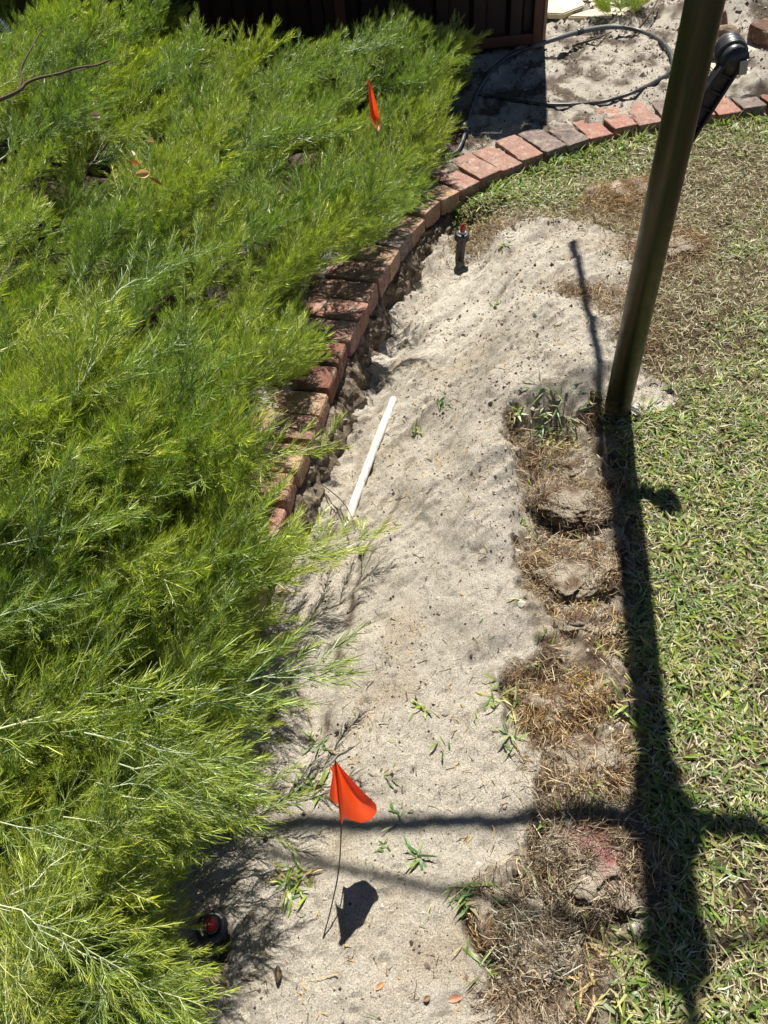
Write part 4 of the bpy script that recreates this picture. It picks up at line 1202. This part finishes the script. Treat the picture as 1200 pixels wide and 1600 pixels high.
def fringe(parent, base, vars_, count, rows, azf, hz, tilt, scale, off, lim=.13):
    """branches whose tips make the outline over the bricks and the sand"""
    R_ = random.Random(off); pl = sil[rows[0]:rows[1]]; made = 0; tries = 0
    sg_ = np.hypot(*(pl[1:] - pl[:-1]).T); cm_ = np.concatenate([[0], np.cumsum(sg_)])
    while made < count and tries < 20000:
        tries += 1
        q_ = R_.uniform(0, cm_[-1]); e = np.array([np.interp(q_, cm_, pl[:, 0]), np.interp(q_, cm_, pl[:, 1])]) + np.array([-R_.uniform(0, 60), R_.uniform(-8, 25)])
        if not inpoly(e, sil): continue
        z_ = R_.uniform(*hz); tip = G(e[0], e[1], z_)
        az = azf(tip[0], tip[1]) + R_.gauss(0, .3); el = R_.gauss(*tilt); s_ = R_.uniform(*scale); L_ = (.42 if vars_ is variants else .50) * s_
        D = np.array([math.cos(az) * math.cos(el), math.sin(az) * math.cos(el), math.sin(el)]); p0 = tip - D * L_ * 1.04
        if not inpoly(PX(tip - D * L_ * .3), sil) or p0[2] < -.02 or sdist(p0[:1], p0[1:2])[0] < .1: continue
        o = bpy.data.objects.new('branch', R_.choice(vars_)); COL.objects.link(o); o.parent = parent
        o.rotation_euler = Vector(D.tolist()).to_track_quat('X', 'Z').to_euler(); o.rotation_euler.rotate_axis('X', R_.uniform(-.5, .5))
        o.location = (p0 - base).tolist(); o.scale = (s_, s_, s_)
        if outside(o, base) > lim: bpy.data.objects.remove(o); continue
        made += 1
    return made


def place(parent, base, vars_, bx, by, count, azf, hfrac, tilt, scale, off):
    made = 0; tries = 0; R_ = random.Random(off); cand = []; mids = []
    while made < count and tries < 60000:
        tries += 1
        x_ = R_.uniform(*bx); y_ = R_.uniform(*by)
        d = float(sdist(np.array([x_]), np.array([y_]))[0])
        if d < .06: continue
        h = float(shrub_h([x_], [y_])[0]) * R_.uniform(*hfrac)
        az = azf(x_, y_) + R_.gauss(0, .42); el = R_.gauss(*tilt)
        s_ = R_.uniform(*scale)
        L_ = .42 * s_ if vars_ is variants else .50 * s_
        D = np.array([math.cos(az) * math.cos(el), math.sin(az) * math.cos(el), math.sin(el)])
        p0 = np.array([x_, y_, h]); tip = p0 + D * L_ * 1.02; mid = p0 + D * L_ * .6
        if tip[2] < .02 or tip[1] > FENCE_Y - .04: continue
        pt = PX(tip); pm_ = PX(mid); pp = PX(p0)
        if pt[0] < -260 or pt[1] < -160 or pp[1] > 2000: continue
        if pm_[0] < -120 and pt[0] < -60: continue
        if pt[1] > 1780: continue
        j = 14
        if pt[1] > 1530 and pt[0] < 210 and R_.random() < .7: continue
        if not inpoly(pt + np.array([R_.uniform(-j, j), R_.uniform(-j, j)]), sil): continue
        sd2 = np.array([-D[1], D[0], 0]) * L_ * .2
        if not inpoly(PX(mid + sd2), sil) or not inpoly(PX(mid - sd2), sil): continue
        if d < .13 and PX(mid)[0] > 600: pass
        o = bpy.data.objects.new('branch', R_.choice(vars_)); COL.objects.link(o); o.parent = parent
        q_ = Vector(D.tolist()).to_track_quat('X', 'Z').to_euler()
        o.rotation_euler = q_; o.rotation_euler.rotate_axis('X', R_.uniform(-.7, .7)); o.location = (p0 - base).tolist(); o.scale = (s_, s_, s_)
        if outside(o, base) > .09: bpy.data.objects.remove(o); continue
        md_ = min([float(np.linalg.norm((mid - q2) * (1, 1, .4))) for q2 in mids], default=9)
        cand.append((md_, o, mid))
        if len(cand) < 5: continue
        cand.sort(key=lambda e: -e[0])
        for e in cand[1:]: bpy.data.objects.remove(e[1])
        mids.append(cand[0][2]); cand = []
        made += 1
    for e in cand: bpy.data.objects.remove(e[1])
    return made


FENCE_Y = fp[1]
shr_base = np.array([-1.3, 2.9, 0.0])
sh1 = empty('feathery_shrub', shr_base, 'large feathery lime green shrub filling the bed from the fence down over the brick edging', 'shrub')
az_far = lambda x_, y_: .75 - .25 * max(0, min(1, (y_ - 1.2) / 2.5)) * 0 + .15 * math.sin(3 * y_)
n1_ = place(sh1, shr_base, variants, (-3.0, .62), (1.25, 4.4), 195, az_far, (.6, 1.02), (.14, .24), (.68, 1.0), 1)
n3_ = fringe(sh1, shr_base, variants, 66, (10, 36), az_far, (.05, .17), (.10, .2), (.34, .62), 5)
n5_ = fringe(sh1, shr_base, variants, 22, (15, 21), lambda x_, y_: .45, (.04, .12), (.0, .15), (.3, .5), 9, .35)
near_base = np.array([-1.1, .8, 0.0])
sh2 = empty('needle_leaf_shrub', near_base, 'long needled shrub with pale stems sprawling over the sand at the lower left', 'shrub')
az_near = lambda x_, y_: .12 + .45 * math.sin(2.2 * y_ + .4)
n2_ = place(sh2, near_base, bigv, (-1.35, -.22), (-.1, 1.45), 170, az_near, (.45, 1.02), (.12, .22), (.55, 1.0), 2)
n4_ = fringe(sh2, near_base, bigv, 46, (38, 57), az_near, (.05, .16), (.02, .18), (.35, .6), 6)
print('branches', n1_, n2_, n3_, n4_)
# trunks and woody limbs
for base, par, spots in ((shr_base, sh1, [(-1.3, 2.9), (-.4, 3.4), (-.9, 2.0)]), (near_base, sh2, [])):
    for (tx, ty) in spots:
        for k in range(6):
            an = rng.uniform(-.8, 2.2); l_ = rng.uniform(.4, .75)
            pts = [(tx, ty, 0), (tx + math.cos(an) * l_ * .3, ty + math.sin(an) * l_ * .3, .12), (tx + math.cos(an) * l_ * .7, ty + math.sin(an) * l_ * .7, .24), (tx + math.cos(an) * l_, ty + math.sin(an) * l_, .34)]
            tube_obj('woody_limb', np.array(pts) - base, [.013, .009, .006, .003], m_bark, par, 7, sub=4)


def limb(par, base, pxz, r0, m=m_bark, name='woody_limb'):
    P = np.array([G(x_, y_, z_) for x_, y_, z_ in pxz]) - base
    mid = (P[:-1] + P[1:]) / 2 + rng.normal(0, .006, (len(P) - 1, 3)); P2_ = np.empty((2 * len(P) - 1, 3)); P2_[0::2] = P; P2_[1::2] = mid; P = P2_
    tube_obj(name, P, np.linspace(r0, r0 * .4, len(P)), m, par, 7, sub=4)


limb(sh1, shr_base, [(-30, 165, .62), (30, 142, .68), (60, 122, .70), (120, 106, .72), (175, 92, .73)], .0065)
limb(sh1, shr_base, [(30, 142, .68), (33, 108, .72), (52, 70, .76), (80, 40, .78)], .004)
m_pstem, t, b = mat('pale_stem', (.42, .43, .29), .6)
c = coords(t); t.links.new(ramp(t, noise(t, 60, 5, .7, c), [(.35, (.20, .17, .09)), (.5, (.42, .42, .26)), (.7, (.58, .57, .42))]), b.inputs['Base Color'])


def spray(par, base, a_, b_, k):
    p0 = G(*a_); p1 = G(*b_); D = p1 - p0; sc_ = float(np.linalg.norm(D)) / .52
    o = bpy.data.objects.new('branch', longv[k % len(longv)]); COL.objects.link(o); o.parent = par
    o.rotation_euler = Vector(D.tolist()).to_track_quat('X', 'Z').to_euler(); o.location = (p0 - base).tolist(); o.scale = (sc_,) * 3


longv = [fast('branch', *make_branch(300 + k, .50, 12, 1.25, True, .0027), True) for k in range(5)]
for me in longv: me.materials.append(m_needle)
for k, (a_, b_) in enumerate([((120, 1112, .37), (545, 1050, .12)), ((-60, 1140, .4), (330, 1078, .33)), ((140, 1215, .30), (432, 1288, .08)), ((-30, 1408, .44), (215, 1515, .38)), ((60, 1460, .40), (345, 1575, .26)),
                              ((165, 1500, .38), (150, 1660, .30)), ((-20, 1270, .38), (190, 1350, .32)), ((20, 1400, .36), (262, 1262, .26)), ((70, 1450, .34), (278, 1338, .18)), ((-20, 1490, .36), (105, 1600, .30)),
                              ((170, 1500, .22), (330, 1512, .03)), ((200, 1480, .2), (305, 1432, .05)), ((330, 735, .14), (528, 700, .03)), ((370, 900, .16), (592, 822, -.02)), ((330, 930, .15), (520, 868, .0)),
                              ((300, 1010, .25), (432, 950, .1)), ((250, 1180, .25), (440, 1130, .1)), ((180, 1195, .40), (432, 1242, .24)), ((190, 1250, .36), (405, 1272, .25)), ((130, 1150, .42), (400, 1185, .28)), ((100, 1270, .38), (305, 1300, .26)), ((230, 1160, .40), (415, 1215, .26)), ((150, 1225, .42), (350, 1262, .30)), ((-40, 980, .5), (180, 905, .45)), ((-20, 860, .52), (230, 790, .42)), ((60, 760, .5), (300, 690, .36)),
                              ((100, 620, .52), (330, 520, .42)), ((150, 480, .52), (330, 395, .46)), ((-20, 560, .56), (190, 470, .52))]):
    spray(sh2 if a_[1] > 870 else sh1, near_base if a_[1] > 870 else shr_base, a_, b_, k)

# silvery sprig in the top left corner, and the small weed beyond the pipe
gb = np.array([-1.9, 4.15, 0.0])
sh3 = empty('silvery_shrub', gb, 'silvery grey leaved sprig poking up in the top left corner', 'shrub')
m_silver, t, b = mat('silver_foliage', (.20, .25, .22), .6)
sv = variants[0].copy(); sv.materials.clear(); sv.materials.append(m_silver)
for k in range(5):
    o = bpy.data.objects.new('branch', sv); COL.objects.link(o); o.parent = sh3
    tip = G(20 + 8 * k, 45 + 12 * k, .60); st_ = tip + np.array([-.05 + .02 * k, .0, -.22]); D = tip - st_
    o.rotation_euler = Vector(D.tolist()).to_track_quat('X', 'Z').to_euler(); o.location = (st_ - gb).tolist(); o.scale = (.55, .55, .55)
q = on(965, 22, 0)
wd = empty('small_weed', q, 'small yellow green weed growing beside the paving beyond the pipe loop', 'weed')
wv = variants[1]
for k in range(9):
    o = bpy.data.objects.new('shoot', wv); COL.objects.link(o); o.parent = wd; a_ = k * 2 * math.pi / 9
    D = Vector((math.cos(a_), math.sin(a_) * .8, .75)); o.rotation_euler = D.to_track_quat('X', 'Z').to_euler(); o.scale = (.42, .42, .42); o.location = (random.uniform(-.08, .08), random.uniform(-.05, .05), 0)

# brown leaves caught in the shrub
for k, (x_, y_, z_, L_, W_, cc_, rt, lb_) in enumerate([
        (212, 258, .50, .075, .035, (.30, .15, .06), (.6, .3, 2.2), 'largest brown dead leaf caught in the upper shrub'),
        (222, 272, .50, .05, .03, (.55, .42, .27), (1.1, .2, .5), 'pale curled dead leaf just below the largest brown one in the shrub'),
        (235, 222, .50, .05, .025, (.48, .36, .24), (-.4, .5, 1.2), 'tan dead leaf above the brown leaf cluster in the shrub'),
        (206, 240, .51, .045, .018, (.60, .50, .36), (.9, 0, 1.9), 'narrow cream dead leaf at the left of the cluster in the shrub'),
        (242, 285, .49, .05, .02, (.33, .17, .06), (.3, .8, .2), 'orange brown dead leaf at the bottom right of the cluster in the shrub'),
        (148, 182, .53, .045, .028, (.52, .36, .26), (.8, .4, .9), 'single pinkish dead leaf high on the left of the shrub')]):
    dead_leaf(G(x_, y_, z_ + .11), L_ * .8, W_ * .75, cc_, rt, lb_, .5)
